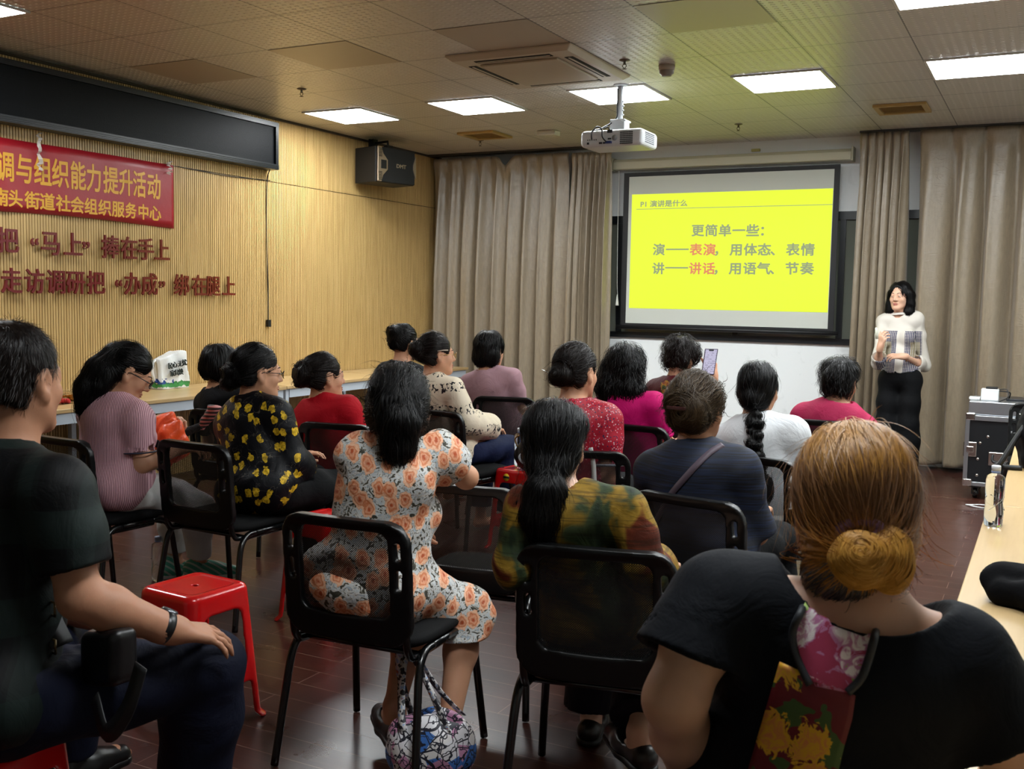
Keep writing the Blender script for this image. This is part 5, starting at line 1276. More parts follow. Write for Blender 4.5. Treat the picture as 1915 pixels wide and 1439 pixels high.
p.hair(HM['black'], dict(flow=tail_flow(tie, [(0, -.11, .02), (0, -.13, -.06), (0, -.125, -.15), (.0, -.10, -.25)], .085), bits=[('chain', [(0, -.085, .02), (0, -.10, -.06), (.0, -.105, -.15), (0, -.085, -.22)], [.06, .066, .06, .04]), ('chain', [(-.06, -.04, -.02), (-.055, -.07, -.12), (-.04, -.08, -.21)], [.035, .035, .02]), ('chain', [(.05, -.05, -.02), (.05, -.075, -.12), (.04, -.085, -.2)], [.03, .035, .02])]), n=1500, K=13, step=.014, wid=.0026, ears=True, loose=.02)
MB().lathe([(.022, -.006), (.026, 0), (.022, .006)], 16, X=Matrix.Translation(p.hl((.02, -.112, .035))) @ Matrix(p.Hr.tolist()).to_4x4() @ Rx(PI/2)).obj('hair_clip', M('clip_silver', '#a59c94', .3, metal=.8), p.o)
t = NT('mint_sneaker'); x, y, z = t.xyz(); t.p(col=t.mix(t.math('GREATER_THAN', t.math('SINE', t.math('MULTIPLY', t.math('ADD', y, z), 190)), .45), '#3a9079', '#9fb0a8'), rough=.6); m_mint = t.m; m_sole = M('sneaker_sole_white', '#c4c6c4', .5)
for q in 'LR':
    o = p.shoe(q, m_mint, m_sole)
MB().tube([Vector(p.arm_pt('L', 1.9)+V3(.0, .03*math.cos(a), .03*math.sin(a))) for a in np.linspace(0, 2*PI, 20)[:-1]], .005, 6, closed=True).obj('bracelet', M('bracelet_jade', '#c9cfcf', .2), p.o)
ob = thing('orange_bag', 'bright orange cloth bag with black straps on the pink-shirted woman\'s lap', 'bag', tuple(D(312, 838, 4.82)+V3(0, 0, .01)), -.3)
S = SDF((-.2, -.16, -.16), (.2, .16, .2), .007); S.ell((0, 0, .0), (.12, .07, .11), None, .03).ell((.02, 0, .08), (.1, .045, .07), None, .03).ell((-.05, 0, .06), (.08, .04, .05), None, .03); S.wrinkle(.016, 46, 5)
link('bag_body', S.mesh('bag_body', M('orange_ripstop', '#ff5a20', .45, (14, .5, .03))), None, ob)
ribbon('strap', [(-.06, -.06, .11), (-.01, -.085, .06), (.05, -.085, .02), (.1, -.06, .01)], .012, m_web, ob, (0, 1, .3)); ribbon('strap', [(-.04, -.085, -.0), (.02, -.09, .02), (.08, -.08, .03), (.11, -.06, -.02)], .014, m_web, ob, (0, 1, .3)); ribbon('strap', [(-.08, -.06, -.08), (0, -.085, -.06), (.09, -.06, -.09)], .03, m_web, ob, (0, 1, .2))

# 3. short-haired woman in black
p = Person('person: woman with short black bob and black top behind the yellow-flowered blouse', (2.0, 4.42), 0, (413, 641, 5.72), sc=.95, hyaw=4, h=.0105); p.build_body(); p.top(cloth('black_knit', '#0b0b0e', .8), sleeve=.7); p.trousers(m_blk)
p.hair(HM['black'], dict(flow=down_flow((.0, -.03, .13), .8, -.1), cuts=[((0, -.05, -.085), (0, -.5, -1))], bits=[('ball', (0, -.05, -.0), (.093, .075, .085))]), n=900, puff=.006, wid=.003, hres=.007)
um = thing('folded_umbrella', 'folded black and pink striped umbrella held beside the black-topped woman', 'umbrella', tuple(D(385, 790, 5.1)), .2)
t = NT('striped_pink_cloth'); x, y, z = t.xyz(); t.p(col=t.mix(t.math('GREATER_THAN', t.math('SINE', t.math('MULTIPLY', z, 330)), .1), '#1c1416', '#b06a66'), rough=.6)
MB().tube(smooth_path([(-.03, 0, -.03), (0, 0, .01), (.04, 0, .05), (.05, 0, .085)]), [.02]*6+[.026]*6+[.032]*6+[.034]*6+[.012], 12).obj('striped_cover', t.m, um)
MB().tube(smooth_path([(-.02, 0, -.02), (-.08, -.02, -.045), (-.14, -.03, -.075)]), [.02]*8+[.022]*4+[.012]*4+[.006], 10).obj('handle_fur', M('black_fluff', '#0c0c0e', .9, (120, 1, .01)), um)

# 4. woman with yellow-flowered blouse
p = Person('person: woman in black blouse with yellow flowers, glasses and low side bun', (2.93, 3.50), 8, (482, 640, 4.62), sc=1.0, g=1.1, hyaw=32, pitch=4, h=.008, shw=1.02, elR=('px', 545, 860, 4.55), wrR=('px', 572, 905, 4.8))
p.build_body(hands={'R': dict(curl=.4)}); m_yf = pat_yellow()
p.top(m_yf, t=.022, sleeve=1.75, loose=.02, hem=.44, nr=.06, name='blouse', sl_t=.022); p.trousers(m_blk); p.eyes(); p.glasses('#1a1715', .0018)
p.hair(HM['black'], dict(flow=bun_flow((-.0, -.135, -.03), .05), bits=[('ball', (.0, -.125, -.005), (.036, .034, .034)), ('ball', (-.005, -.125, -.055), (.034, .032, .03)), ('ball', (.0, -.10, -.03), (.04, .03, .04))]), n=1100, K=12, wid=.0026, ears=True, nape=-.062, loose=.015)
tis = MB().grid(lambda u, v: (.05*(u-.5)+.02*math.sin(v*5), .03*math.sin(u*4+v*3), -.09*v+.012*math.sin(u*6)), 8, 10).obj('white_tissue', M('tissue_white', '#d8d8d6', .7), None, solid=.002); tis.location = D(545, 905, 4.72); tag(tis, 'crumpled white tissue on the lap of the yellow-flowered blouse', 'tissue')

# 5. woman in red
p = Person('person: woman in plain red top with hair held by a claw clip', (2.80, 4.28), -2, (607, 657, 5.28), sc=.97, g=1.1, hyaw=30, h=.009, shw=1.08); p.build_body(); p.top(cloth('red_jersey', '#a50d1c', .75, (8, .25, .01)), t=.02, sleeve=.8, nr=.06); p.trousers(m_blk); p.eyes()
p.hair(HM['dark'], dict(flow=bun_flow((0, -.13, .02), .055), bits=[('ball', (0, -.115, .01), (.045, .045, .06)), ('ball', (.0, -.14, .045), (.025, .022, .035)), ('ball', (0, -.145, -.02), (.025, .02, .03))], lump=(.003, 60)), n=1000, K=12, wid=.0028, ears=True, nape=-.062, loose=.02)
b = MB()
for k in range(5): b.tube([Vector(p.hl(q)) for q in ((-.03+.014*k, -.125, .075), (-.032+.016*k, -.16, .04), (-.03+.014*k, -.165, .0), (-.025+.012*k, -.15, -.03))], [.006, .007, .006, .003], 6)
b.obj('claw_clip', M('claw_clip_dark', '#15110f', .3), p.o)

# 6. woman with high bun near the wall
p = Person('person: woman with a high black bun and dark top by the wall tables', (2.22, 5.72), 4, (757, 605, 6.75), sc=.95, hyaw=22, h=.011); p.build_body(); p.top(cloth('charcoal_top', '#191a1c', .8), sleeve=.8); p.trousers(m_blk); p.eyes()
p.hair(HM['black'], dict(flow=bun_flow((0, -.095, .075), .06), bits=[('ball', (0, -.08, .075), (.055, .05, .042))]), n=600, K=11, wid=.0034, hres=.007, nape=-.055, ears=True, loose=.025)

# 7. woman in cream blouse
p = Person('person: woman in cream blouse with black sprigs, gold glasses and back bun', (2.97, 5.06), 12, (817, 620, 5.82), sc=.97, hyaw=40, h=.009, elR=('px', 872, 790, 5.75)); p.build_body(); p.top(pat_bird(), t=.02, sleeve=1.85, loose=.02, nr=.058, name='blouse', sl_t=.02); p.collar(M('navy_collar', '#141a30', .7), .058, .035); p.trousers(cloth('navy_blue_trousers', '#131c38', .7)); p.eyes(); p.glasses('#b08a4a', .0014)
p.hair(HM['dark'], dict(flow=bun_flow((0, -.13, .03), .05), bits=[('ball', (0, -.125, .03), (.045, .04, .045)), ('ball', (0, -.1, .02), (.04, .04, .04))]), n=800, K=12, wid=.003, nape=-.06, ears=True, loose=.025)
b = MB().tube([Vector(p.hl(q)) for q in ((.088, .04, .03), (.095, .01, .03), (.095, -.025, .025))], .003, 6).obj('hair_slide', M('slide_pearl', '#b9aa98', .3), p.o)

# 8. woman in mauve
p = Person('person: woman with short black hair in mauve top before the left curtain', (2.84, 5.98), -8, (917, 617, 6.7), sc=1.0, g=1.05, hyaw=4, h=.0105, shw=1.05); p.build_body(); p.top(cloth('mauve_jersey', '#a07e86', .8, (8, .2, .01)), t=.02, sleeve=.9, nr=.062); p.trousers(m_blk)
p.hair(HM['black'], dict(flow=down_flow((.0, -.02, .13), .8, -.1), bits=[('ball', (0, -.045, -.03), (.092, .075, .085))], cuts=[((0, -.05, -.105), (0, -.3, -1))]), n=900, puff=.006, wid=.0036, hres=.007)

# 9. woman in the orange floral dress
p = Person('person: woman in orange floral dress sitting with elbow on the next chair back', (4.20, 2.53), 2, (747, 678, 3.13), sc=1.0, g=1.08, hyaw=-24, pitch=6, h=.0065, skin='mid', tw=4, shw=.98, shL=('px', 668, 852, 3.12), shR=('px', 822, 852, 3.12),
    elR=('px', 872, 893, 3.22), wrR=('px', 800, 840, 3.5), knR=('px', 872, 1150, 3.28), anR=('px', 838, 1368, 3.1), knL=('px', 775, 1150, 3.3), anL=('px', 738, 1322, 3.12), toeR=('px', 868, 1385, 3.26), toeL=('px', 715, 1335, 3.26))
p.build_body(hands={'R': dict(curl=.5), 'L': dict(curl=.5)})
m_fl = pat_floral()
def skirt(S):
    for q in 'LR':
        h_, n_ = p.J['hp'+q], p.J['kn'+q]; S.cone(h_, n_, .115, .085, .06); S.cone(n_, lerp(n_, p.J['an'+q], .3)-V3(0, 0, .0), .08, .085, .04)
    S.cone(lerp(p.J['hpL'], p.J['hpR'], .5), lerp(p.J['knL'], p.J['knR'], .5), .1, .07, .05); S.ell(p.hipC-p.tf*.02, (.2, .17, .11), p.B, .05)
pts_hem = .36
p.top(m_fl, t=.018, sleeve=.5, loose=.03, hem=pts_hem, nr=.06, nz=.0, wr=.006, wf=30, name='dress', extra=skirt)
wb = MB(); c0 = p.hipC+p.tu*p.L*.24; wb.tube([Vector(c0+p.tr*.157*math.cos(a)+p.tf*(.012+.126*math.sin(a))) for a in np.linspace(0, 2*PI, 30)[:-1]], .005, 6, closed=True); wb.obj('waist_tie', M('waist_tie_olive', '#4b4638', .7), p.o)
p.hair(HM['black'], dict(flow=tail_flow((0.0, -.12, -.01), [(.02, -.125, .0), (.02, -.135, -.07), (.02, -.115, -.15)], .075), bits=[('chain', [(.015, -.10, .02), (.02, -.125, -.05), (.025, -.115, -.12), (.02, -.10, -.155)], [.045, .055, .046, .028]), ('ball', (-.05, -.03, -.02), (.042, .055, .06)), ('ball', (.05, -.03, -.02), (.042, .055, .06))], lump=(.003, 50)), n=2600, K=10, wid=.0018, hres=.0055, puff=.004, curl=.0025, loose=.03, fly=.12)
b = MB()
for k in range(5): b.tube([Vector(p.hl(q)) for q in ((-.02+.012*k, -.125, .045), (-.022+.013*k, -.162, .02), (-.02+.012*k, -.16, -.015), (-.016+.01*k, -.14, -.03))], [.006, .007, .006, .003], 6)
b.obj('claw_clip', M('claw_clip_black', '#070606', .65, spec=.15), p.o)
m_flat = M('black_flat_shoe', '#0e0d0e', .5)
for q in 'LR': p.shoe(q, m_flat, m_flat, True)
floral = p

# 10. woman in red floral with bun
p = Person('person: woman in small-patterned red floral blouse with a low bun and ear visible', (4.18, 4.13), -8, (1080, 638, 4.5), sc=1.0, g=1.05, hyaw=14, pitch=4, h=.008, elR=('px', 1135, 895, 4.45), wrR=('px', 1075, 900, 4.75)); p.build_body(); p.top(pat_speck(), t=.02, sleeve=.78, loose=.03, nr=.068, nz=-.01, name='blouse', cuffs=(M('grey_white_cuff', '#9aa0aa', .7), .006)); p.trousers(m_blk)
p.hair(HM['dark'], dict(flow=bun_flow((0.0, -.12, -.015), .055), bits=[('ball', (0, -.11, -.02), (.05, .042, .042))]), n=1100, K=12, wid=.0026, nape=-.062, ears=True, loose=.015)
MB().tube([Vector(p.hl((-.09, -.13, -.0))), Vector(p.hl((-.04, -.15, -.01)))], .002, 6).obj('hairpin', M('hairpin_silver', '#c2c6cc', .2, metal=1), p.o)
MB().tube([Vector(p.N+p.tf*.01+V3(.062*math.cos(a), .058*math.sin(a), .012-.02*math.sin(a))) for a in np.linspace(0, 2*PI, 28)[:-1]], .0016, 5, closed=True).obj('necklace', M('necklace_dark', '#3a2418', .4), p.o)

# 11. woman in magenta
p = Person('person: woman in bright magenta top with wavy shoulder-length black hair', (4.12, 5.10), 6, (1172, 642, 5.38), sc=1.0, g=1.08, hyaw=2, h=.009, shw=1.12); p.build_body(); p.top(cloth('magenta_jersey', '#b3095e', .7, (8, .3, .012)), t=.02, sleeve=.75, nr=.066); p.trousers(m_blk)
p.hair(HM['black'], dict(flow=down_flow((.0, -.03, .13), 1.1), bits=[('chain', [(k*.05, -.05, .0), (k*.058, -.065, -.1), (k*.045, -.07, -.175)], [.06, .06, .035]) for k in (-1, 0, 1)], lump=(.004, 55)), n=1500, K=11, wid=.003, puff=.006, curl=.006, loose=.02, lift=.008)

# 12. woman with the phone
p = Person('person: woman with short curly hair and maroon print top holding up a phone', (4.02, 6.04), 8, (1273, 628, 6.28), sc=.97, hyaw=8, pitch=8, h=.009, elR=('px', 1330, 765, 6.2), wrR=('px', 1334, 705, 6.08)); p.build_body(hands={'R': dict(curl=.55, dirv=(-.1, .15, 1), back=(.8, -.1, 0))}); p.top(pat_maroon(), t=.018, sleeve=.8, nr=.068, nz=-.01); p.trousers(m_blk)
p.hair(HM['dark'], dict(flow=down_flow((.0, -.02, .13), .3), bits=[('ball', (.03, .02, .03), (.08, .08, .075))], cuts=[((0, -.05, -.08), (0, -.4, -1))], lump=(.005, 70)), n=1300, K=6, step=.009, wid=.0032, puff=.010, curl=.006, lift=.009, hres=.007)
ph = thing('smartphone', 'smartphone with bright chat screen held up against the white wall', 'phone', tuple(D(1327, 677, 6.02)), 0)
Xp = frame((0, 0, 0), tuple(unit(V3(.95, .35, 0))), tuple(unit(V3(.05, .25, 1.0))), tuple(np.cross(unit(V3(.95, .35, 0)), unit(V3(.05, .25, 1.0)))))
MB().box((-.038, -.078, -.004), (.038, .078, .0035), X=Xp).obj('phone_case', M('phone_case_purple', '#3a2f4a', .4), ph, bev=.006, seg=3)
t = NT('phone_screen_lit'); tc = t.n('TexCoord'); g = t.n('SeparateXYZ', {0: tc.outputs['Generated']}).outputs; ln = t.math('GREATER_THAN', t.math('SINE', t.math('MULTIPLY', g[2], 75)), .55); t.p(col=(0, 0, 0), em=t.mix(t.math('MULTIPLY', ln, t.math('GREATER_THAN', t.noise(60, 2), .5)), '#cfc9e6', '#8f8aa8'), es=.8)
MB().box((-.033, -.072, .0036), (.033, .072, .0042), X=Xp).obj('screen', t.m, ph)
MB().box((-.014, .064, .0042), (.014, .073, .0046), X=Xp).obj('camera_notch', m_black, ph)

# 13. woman in navy
p = Person('person: woman in navy top with messy brown updo and a shoulder strap', (4.97, 3.46), 8, (1308, 692, 3.58), sc=1.0, g=1.12, hyaw=8, h=.0075, shw=1.08); p.build_body(); p.top(pat_slub('#060a16', '#10203f', 'navy_slub_cotton'), t=.02, sleeve=1.0, loose=.02, nr=.06); p.collar(pat_slub('#0b0d14', '#2b2a2e', 'dark_slub_collar'), .06, .06); p.trousers(m_blk)
p.hair(HM['brown'], dict(flow=bun_flow((0.0, -.11, .0), .06, (0, -1, .1)), bits=[('ball', (.01, -.095, .0), (.06, .045, .055)), ('ball', (-.03, -.10, .035), (.04, .03, .03)), ('ball', (.045, -.085, -.02), (.035, .035, .04))], lump=(.006, 48)), nape=-.072, n=2200, K=12, wid=.0022, curl=.0025, loose=.03, fly=.1, puff=.004)
MB().box((-.035, -.004, -.006), (.035, .004, .006), X=Matrix.Translation(p.hl((-.01, -.15, .012))) @ Matrix(p.Hr.tolist()).to_4x4()).obj('hair_clip', M('clip_maroon', '#3c1f1f', .35), p.o, bev=.003)
def onto(P, px, py, off=.002, dep=None):
    d0 = P.w2l(CAMPOS); d1 = unit(P.w2l(D(px, py, 1.0))-d0); q = d0+d1*((dep or P.dep)-.45); S = P.topS
    for _ in range(140):
        f = float(S.sample(q[None, :])[0]) if np.all(q > S.lo) and np.all(q < S.lo+(S.n-1)*S.h) else .02
        if f < .001: break
        q = q+d1*min(max(f*.8, .0012), .02)
    return q-d1*off
ribbon('shoulder_strap', [tuple(onto(p, *q)) for q in ((1352, 832), (1330, 845), (1305, 868), (1280, 895), (1255, 925), (1235, 960), (1215, 1000))], .011, M('strap_mauve_grey', '#4a3d48', .6), p.o, (0, -1, .3))
navyp = p

# 14. woman with braid
p = Person('person: woman in white T-shirt with one long black braid down her back', (4.95, 4.45), 10, (1420, 672, 4.5), sc=.98, hyaw=0, h=.008, shw=1.08); p.build_body(); p.top(cloth('white_tshirt', '#d2d5d8', .75, (8, .25, .012)), t=.02, sleeve=.85, loose=.03, nr=.064); p.trousers(m_blk)
br = []
for i in range(11):
    q = p.bk(-.045+.021*i, .082+.06*min(1, i/6), .052+(-.013 if i % 2 else .013)); br.append(('ball', q, (.027-.0008*i, .022, .021)))
bq = [p.bk(a, b_, .055) for a, b_ in ((-.04, .09), (.05, .125), (.13, .142), (.2, .145), (.24, .145), (.28, .14))]
p.hair(HM['black'], dict(flow=tail_flow(bq[0], bq, .05), bits=br+[('ball', (0, -.095, -.03), (.045, .035, .04)), ('chain', [bq[3], p.bk(.245, .145, .06), p.bk(.285, .138, .064)], [.014, .036, .028])]), n=1300, K=12, wid=.0026, hres=.0055, loose=.02, fly=.08)
MB().tube([Vector(p.hl(bq[3])+V3(.017*math.cos(a), .017*math.sin(a), 0)) for a in np.linspace(0, 2*PI, 16)[:-1]], .006, 6, closed=True).obj('hair_tie', m_black, p.o)
yc = thing('folded_cloth', 'yellow and white folded cloth behind the braided woman on her chair', 'cloth', tuple(D(1468, 978, 4.28)-V3(0, 0, .0)), .2)
MB().box((-.1, -.05, -.022), (.1, .05, 0)).obj('yellow_layer', cloth('yellow_cloth', '#b8922a', .7), yc, bev=.01, seg=3); MB().box((-.098, -.048, 0), (.098, .048, .022)).obj('white_layer', cloth('white_cloth', '#bdb9b3', .7), yc, bev=.01, seg=3)

# 15. woman in dusky pink
p = Person('person: woman with cropped black hair in dusky pink-red top before the white wall', (4.92, 5.96), 0, (1571, 668, 5.75), sc=1.08, g=1.05, hyaw=2, h=.0095, shw=1.05); p.build_body(); p.top(cloth('dusky_rose_jersey', '#a0284c', .7, (8, .25, .012)), t=.02, sleeve=.75, nr=.062); p.trousers(m_blk)
p.hair(HM['black'], dict(flow=down_flow((.0, -.02, .13), .3), bits=[('ball', (0, .0, .06), (.092, .095, .075))], cuts=[((0, -.03, -.075), (0, -.35, -1))], lump=(.003, 70)), n=1300, K=6, step=.009, wid=.003, puff=.002, curl=.003, lift=.008, ears=True, hres=.007, fly=.15, loose=.02)

# 16. woman in green and gold
p = Person('person: woman in green and gold print blouse with a low wavy ponytail', (4.93, 2.63), -12, (1036, 741, 2.82), sc=.98, g=1.08, hyaw=-19, pitch=5, h=.0065, skin='pale', shL=('px', 985, 957, 2.76), shR=('px', 1168, 957, 2.72), elR=('px', 1208, 1065, 2.7), elL=('px', 965, 1060, 2.75), nk=(.03, -.01, 0), wrR=(.14, .25, .63), anR=('px', 1195, 1370, 2.85), toeR=('px', 1180, 1400, 2.9)); p.build_body(); p.top(pat_camo(), t=.018, sleeve=1.45, loose=.012, nr=.072, nz=-.006, name='blouse'); p.trousers(cloth('dark_print_trousers', '#15121a', .7), u1=1.92, loose=.03)
p.hair(HM['black'], dict(flow=tail_flow((0, -.115, -.07), [(0, -.115, -.075), (.0, -.135, -.12), (.0, -.12, -.2), (0, -.1, -.28)], .085), bits=[('ball', (0, -.09, -.055), (.05, .035, .04)), ('chain', [(0, -.105, -.085), (0, -.128, -.125), (-.01, -.12, -.18), (.0, -.105, -.235)], [.026, .05, .06, .045]), ('ball', (.045, .0, .055), (.048, .065, .05))], lump=(.002, 55)), n=3000, K=14, wid=.0017, hres=.005, ears=True, curl=.0018, loose=.025, fly=.1)
MB().tube([Vector(p.hl((.027*math.cos(a), -.112+.022*math.sin(a), -.085+.006*math.sin(a)))) for a in np.linspace(0, 2*PI, 20)[:-1]], .007, 8, closed=True).obj('hair_tie', m_black, p.o)
m_shim = M('dark_shimmer_shoe', '#1a1614', .35)
for q in 'LR': p.shoe(q, m_shim, m_flat, True)

# 17. woman in the foreground
p = Person('person: woman with orange-dyed hair bun and black top with floral back panels, nearest', (5.68, 1.53), -2, (1610, 792, 1.50), sc=1.0, g=1.3, hyaw=-10, pitch=14, roll=-6, h=.0055, skin='pale', shw=1.12, nk=(.01, -.01, .025),
    shL=('px', 1335, 1125, 1.50), shR=('px', 1790, 1235, 1.44), elL=('px', 1262, 1310, 1.46), wrL=('px', 1300, 1480, 1.75), elR=('px', 1905, 1440, 1.44), wrR=('px', 1850, 1560, 1.75), arm=1.22)
p.build_body()
def wide(S):
    pts = [onto0 for onto0 in ()]
    a, b_ = p.w2l(D(1465, 1030, 1.42)), p.w2l(D(1755, 1130, 1.36)); m = (a+b_)/2; up = unit(p.tu); 
    S.chain([a+V3(0, .07, .035), m+V3(0, .02, .02)+up*0, b_+V3(0, .07, .03)], [.045, .06, .045], .02, 'sub'); S.cone(m+V3(0, .08, .0), m+V3(0, .1, .2), .12, .15, .01, 'sub')
p.top(cloth('black_cotton', '#0d1016', .8, (90, .12, .002)), t=.018, sleeve=.62, loose=.05, wr=.004, wf=20, wide=wide, name='blouse', hem=.40)
def pan_mat(name, bg, a, b_, c, sc, lim=.42):
    t = NT(name); n = t.n('TexNoise', {'Vector': t.co(), 'Scale': 14.0, 'Detail': 2.0}); vec = t.n('VectorMath', {0: t.co(), 1: t.n('VectorMath', {0: n.outputs['Color'], 1: (.05, .05, .05)}, operation='MULTIPLY').outputs[0]}, operation='ADD').outputs[0]
    v = t.voro(sc, vec, .9); r = t.math('MULTIPLY', v['Distance'], 1.0); w_ = t.math('SINE', t.math('MULTIPLY', r, 30)); rr = t.math('ADD', r, t.math('MULTIPLY', t.math('SUBTRACT', t.noise(45, 3, vec, .6, 2.0), .5), .7)); pet = t.ramp(rr, [(.02, a), (.14, b_), (.2, a), (.3, b_), (.38, b_), (.46, a)])
    lf = t.math('MULTIPLY', t.math('GREATER_THAN', t.noise(22, 2, vec), .57), t.math('GREATER_THAN', r, .34)); c0 = t.mix(lf, bg, c); t.p(col=t.mix(t.math('LESS_THAN', rr, lim), c0, pet), rough=.55); return t.m
def panel(name, Lp, Rp, mat, nu=14, nv=20):
    def pl(P_, t):
        k = t*(len(P_)-1); i = min(int(k), len(P_)-2); f = k-i; return (P_[i][0]*(1-f)+P_[i+1][0]*f, P_[i][1]*(1-f)+P_[i+1][1]*f)
    def f(u, v): a = pl(Lp, v); b2 = pl(Rp, v); return tuple(onto(p, a[0]*(1-u)+b2[0]*u, a[1]*(1-u)+b2[1]*u, .003))
    return MB().grid(f, nu, nv).obj(name, mat, p.top_o, solid=.001)
UL = [(1514, 1108), (1500, 1140), (1482, 1185), (1490, 1230), (1515, 1282)]; UR = [(1642, 1162), (1636, 1190), (1624, 1235), (1610, 1270), (1585, 1296)]
panel('floral_panel', UL, UR, pan_mat('white_pink_floral', '#b03a60', '#c07aa6', '#f1e8ea', '#8fae4e', 17, .52))
panel('floral_panel', [(1458, 1238), (1440, 1300), (1418, 1375), (1396, 1450)], [(1600, 1302), (1594, 1345), (1578, 1400), (1566, 1452)], pan_mat('red_yellow_floral', '#6a0a1c', '#d98a4a', '#dfae24', '#3d5a28', 13, .36))
m_pipe = M('piping_grey', '#23262c', .6)
for E_ in (UL, UR): MB().tube(smooth_path([tuple(onto(p, *q, .004)) for q in E_], 5), .0055, 8).obj('piping', m_pipe, p.top_o)
t = NT('hair_orange_dyed'); x, y, z = t.xyz(); g = t.n('NewGeometry').outputs['Random Per Island']; n = t.noise(28, 4); hz = float(p.H[2])
f1 = t.math('ADD', t.math('SUBTRACT', z, hz), t.math('MULTIPLY', t.math('SUBTRACT', n, .5), .045)); f1 = t.math('ADD', f1, t.math('MULTIPLY', t.math('SUBTRACT', g, .5), .05))
mk = t.math('MULTIPLY', t.math('ADD', f1, .12), 4.2); c = t.ramp(mk, [(.06, '#2c2c31'), (.2, '#5a5654'), (.27, '#c8842f'), (.42, '#b07432'), (.58, '#7f542d'), (.82, '#6d4a2c'), (.97, '#a8762f')])
t.p(col=c, rough=.4, spec=.35, aniso=.3); t.bump(n, .15, .003); m_or = t.m
m_bun = hair_mat('hair_orange_bun', '#a8711f', '#d9a552')
p.hair(m_or, dict(flow=to_pt((.005, -.115, -.055)), bits=[('sub', (-.1, .005, -.03), (.03, .045, .05)), ('ball', (0, -.03, .03), (.079, .100, .094)), ('ball', (0, -.06, -.05), (.07, .055, .05)), ('ball', (-.03, -.062, -.085), (.05, .042, .045))], cuts=[((0, -.04, -.128), (0, -.2, -1))], lump=(.0016, 34)), n=9000, K=14, step=.013, wid=.0013, hres=.005, ears=True, loose=.03, fly=.07, lift=.003, rad=(.081, .105, .098), strand_mat=m_or)
class Bun: pass
S = SDF(*p.bounds([p.hl((.015, -.13, -.07)), p.hl((.07, -.11, -.06))], .09), .004); S.ell(p.hl((-.004, -.130, -.066)), (.036, .034, .037), p.Hr, .006); S.ell(p.hl((.034, -.112, -.066)), (.030, .030, .042), p.Hr, .008); S.wrinkle(.0015, 90, 4)
v, f = S.verts(); bun = link('hair_bun', np_mesh('hair_bun', v, f, m_bun), None, p.o)
rg = np.random.default_rng(3); n_ = 900; fi = rg.integers(0, len(f), n_); q = v[f[fi]].mean(1); rows = []; cen = p.hl((-.002, -.125, -.066)); axb = p.Hr @ unit(V3(.1, -1, .35)); off = rg.uniform(.0005, .004, n_); sw = rg.normal(size=(n_, 3))*.2
for k in range(13):
    g_ = S.grad(q); d_ = S.sample(q); q = q+g_*np.clip(off-d_, -.02, .02)[:, None]*.7; vd = np.cross(axb[None, :], q-cen)+sw*.03; vd -= g_*(vd*g_).sum(1)[:, None]; vd /= np.linalg.norm(vd, axis=1)[:, None]+1e-9; sd_ = np.cross(vd, g_); w_ = .0013*(1-.7*(k/12)**2); rows.append(np.stack([q-sd_*w_*.5, q+sd_*w_*.5, q+g_*w_*.4], 1)); q = q+vd*.008
A = np.stack(rows, 1).reshape(-1, 3); base = ((np.arange(n_)*13*3)[:, None]+(np.arange(12)*3)[None, :]).reshape(-1)
so = link('bun_strands', np_mesh('bun_strands', A, np.concatenate([np.stack([base, base+2, base+5, base+3], 1), np.stack([base+2, base+1, base+4, base+5], 1)]), m_bun), None, bun); so['kind'] = 'stuff'
MB().tube([Vector(p.hl((.0+.026*math.cos(a), -.122, -.026+.011*math.sin(a)))) for a in np.linspace(0, 2*PI, 18)[:-1]], .008, 8, closed=True).obj('hair_tie', M('hair_tie_lilac', '#8a6690', .6), p.o)
fg = p

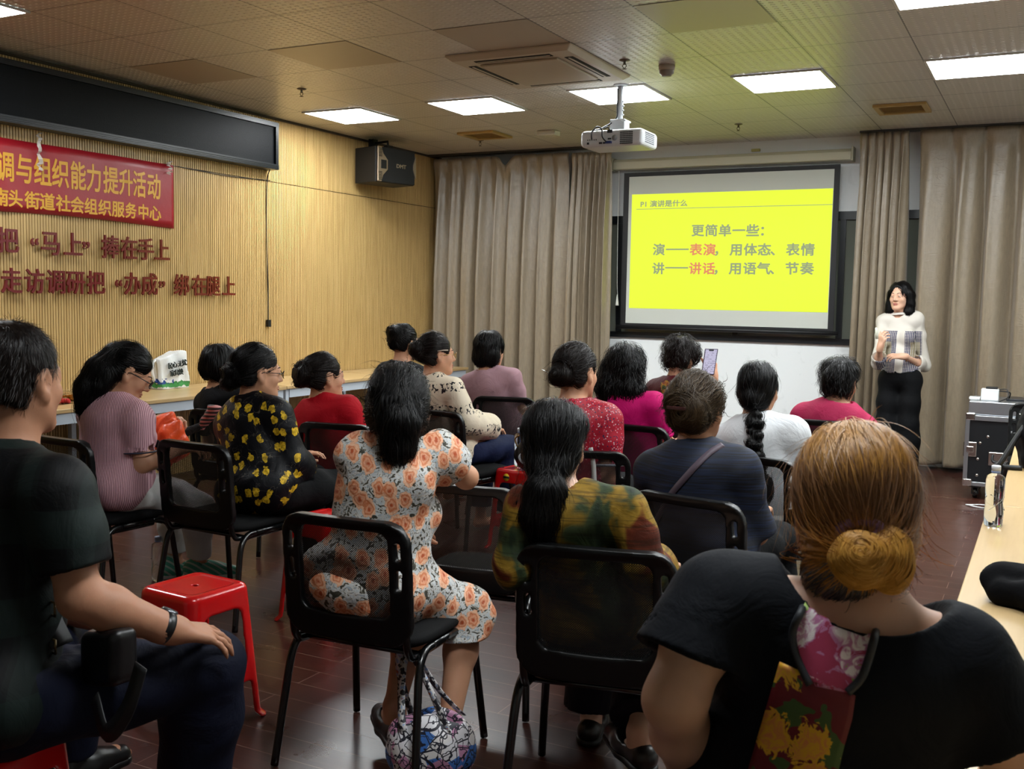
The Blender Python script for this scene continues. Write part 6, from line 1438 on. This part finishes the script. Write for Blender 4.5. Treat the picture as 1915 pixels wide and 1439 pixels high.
# 18. the presenter
hp = D(1680, 770, 8.4)
p = Person('person: young woman presenter standing in white blouse with navy check panels', (hp[0], hp[1]), 184, (1685, 524, 8.4), sc=.96, g=.82, stand=.83, hyaw=196, pitch=2, h=.0065, skin='pale', shw=.92, arm=.8,
    elR=('px', 1642, 678, 8.3), wrR=('px', 1646, 650, 8.12), elL=('px', 1728, 684, 8.42), wrL=('px', 1690, 667, 8.18), knR=(.085, .02, .45), knL=(-.085, .02, .45), anR=(.09, -.01, .075), anL=(-.09, -.01, .075), hpR=(.085, 0, .80), hpL=(-.085, 0, .80))
p.build_body(hands={'R': dict(curl=.6, dirv=(-.25, .2, 1), back=(.6, .8, 0)), 'L': dict(curl=.45, dirv=(.95, .3, .0), back=(0, .5, 1))})
p.top(pat_check(), sleeve=1.45, loose=.014, hem=.87, nr=.06, nz=-.02, ny=.03, wr=.004, name='blouse', t=.013, sl_t=.012); p.collar(M('white_collar', '#cfcac1', .6), .056, .035)
p.trousers(m_blk, t=.012, u1=1.9, loose=.03, wr=.002, top=.93); p.eyes('#a04a48', '#15100e')
fh = [('chain', [(k*.07, .005, .02), (k*.083, .0, -.06), (k*.082, .005, -.13), (k*.072, .01, -.185)], [.034, .034, .033, .022]) for k in (-1, 1)]+[('chain', [(k*.04, -.06, .0), (k*.045, -.055, -.1), (k*.045, -.04, -.175)], [.055, .045, .03]) for k in (-1, 1)]
p.hair(HM['black'], dict(flow=down_flow((.0, .0, .14), 1.2), bits=fh+[('sub', (0, .105, .0), (.060, .06, .095))]), n=1100, K=13, step=.015, wid=.003, hres=.006, face=1.0, loose=.006, fly=.04)
for q in 'LR': p.shoe(q, m_flat, m_flat, True)
b = MB().lathe([(.012, 0), (.012, .06), (.009, .085), (.004, .09)], 12).obj('white_marker', M('marker_white', '#d9dccb', .35)); b.location = D(1640, 634, 8.08); b.rotation_euler = (.1, -.1, 0); tag(b, 'short white marker held up in the presenter\'s right hand', 'marker')
MB().tube([Vector(p.arm_pt('L', 1.86)+V3(.0, .03*math.cos(a), .03*math.sin(a))) for a in np.linspace(0, 2*PI, 20)[:-1]], .004, 6, closed=True).obj('bracelet', M('bracelet_gold', '#b07a2a', .3, metal=.8), p.o)
# white strip hanging on a chair back
ws = MB(); 
q = [D(1104, 838, 4.32), D(1110, 870, 4.3), D(1112, 905, 4.3), D(1120, 935, 4.3)]
o = ribbon('white_strap', [tuple(x-q[3]) for x in q], .010, M('strap_white', '#a8a8a6', .7), None, (0, 1, 0)); o.location = tuple(q[3]); tag(o, 'white cloth strap hanging over the chair behind the red floral blouse', 'strap')
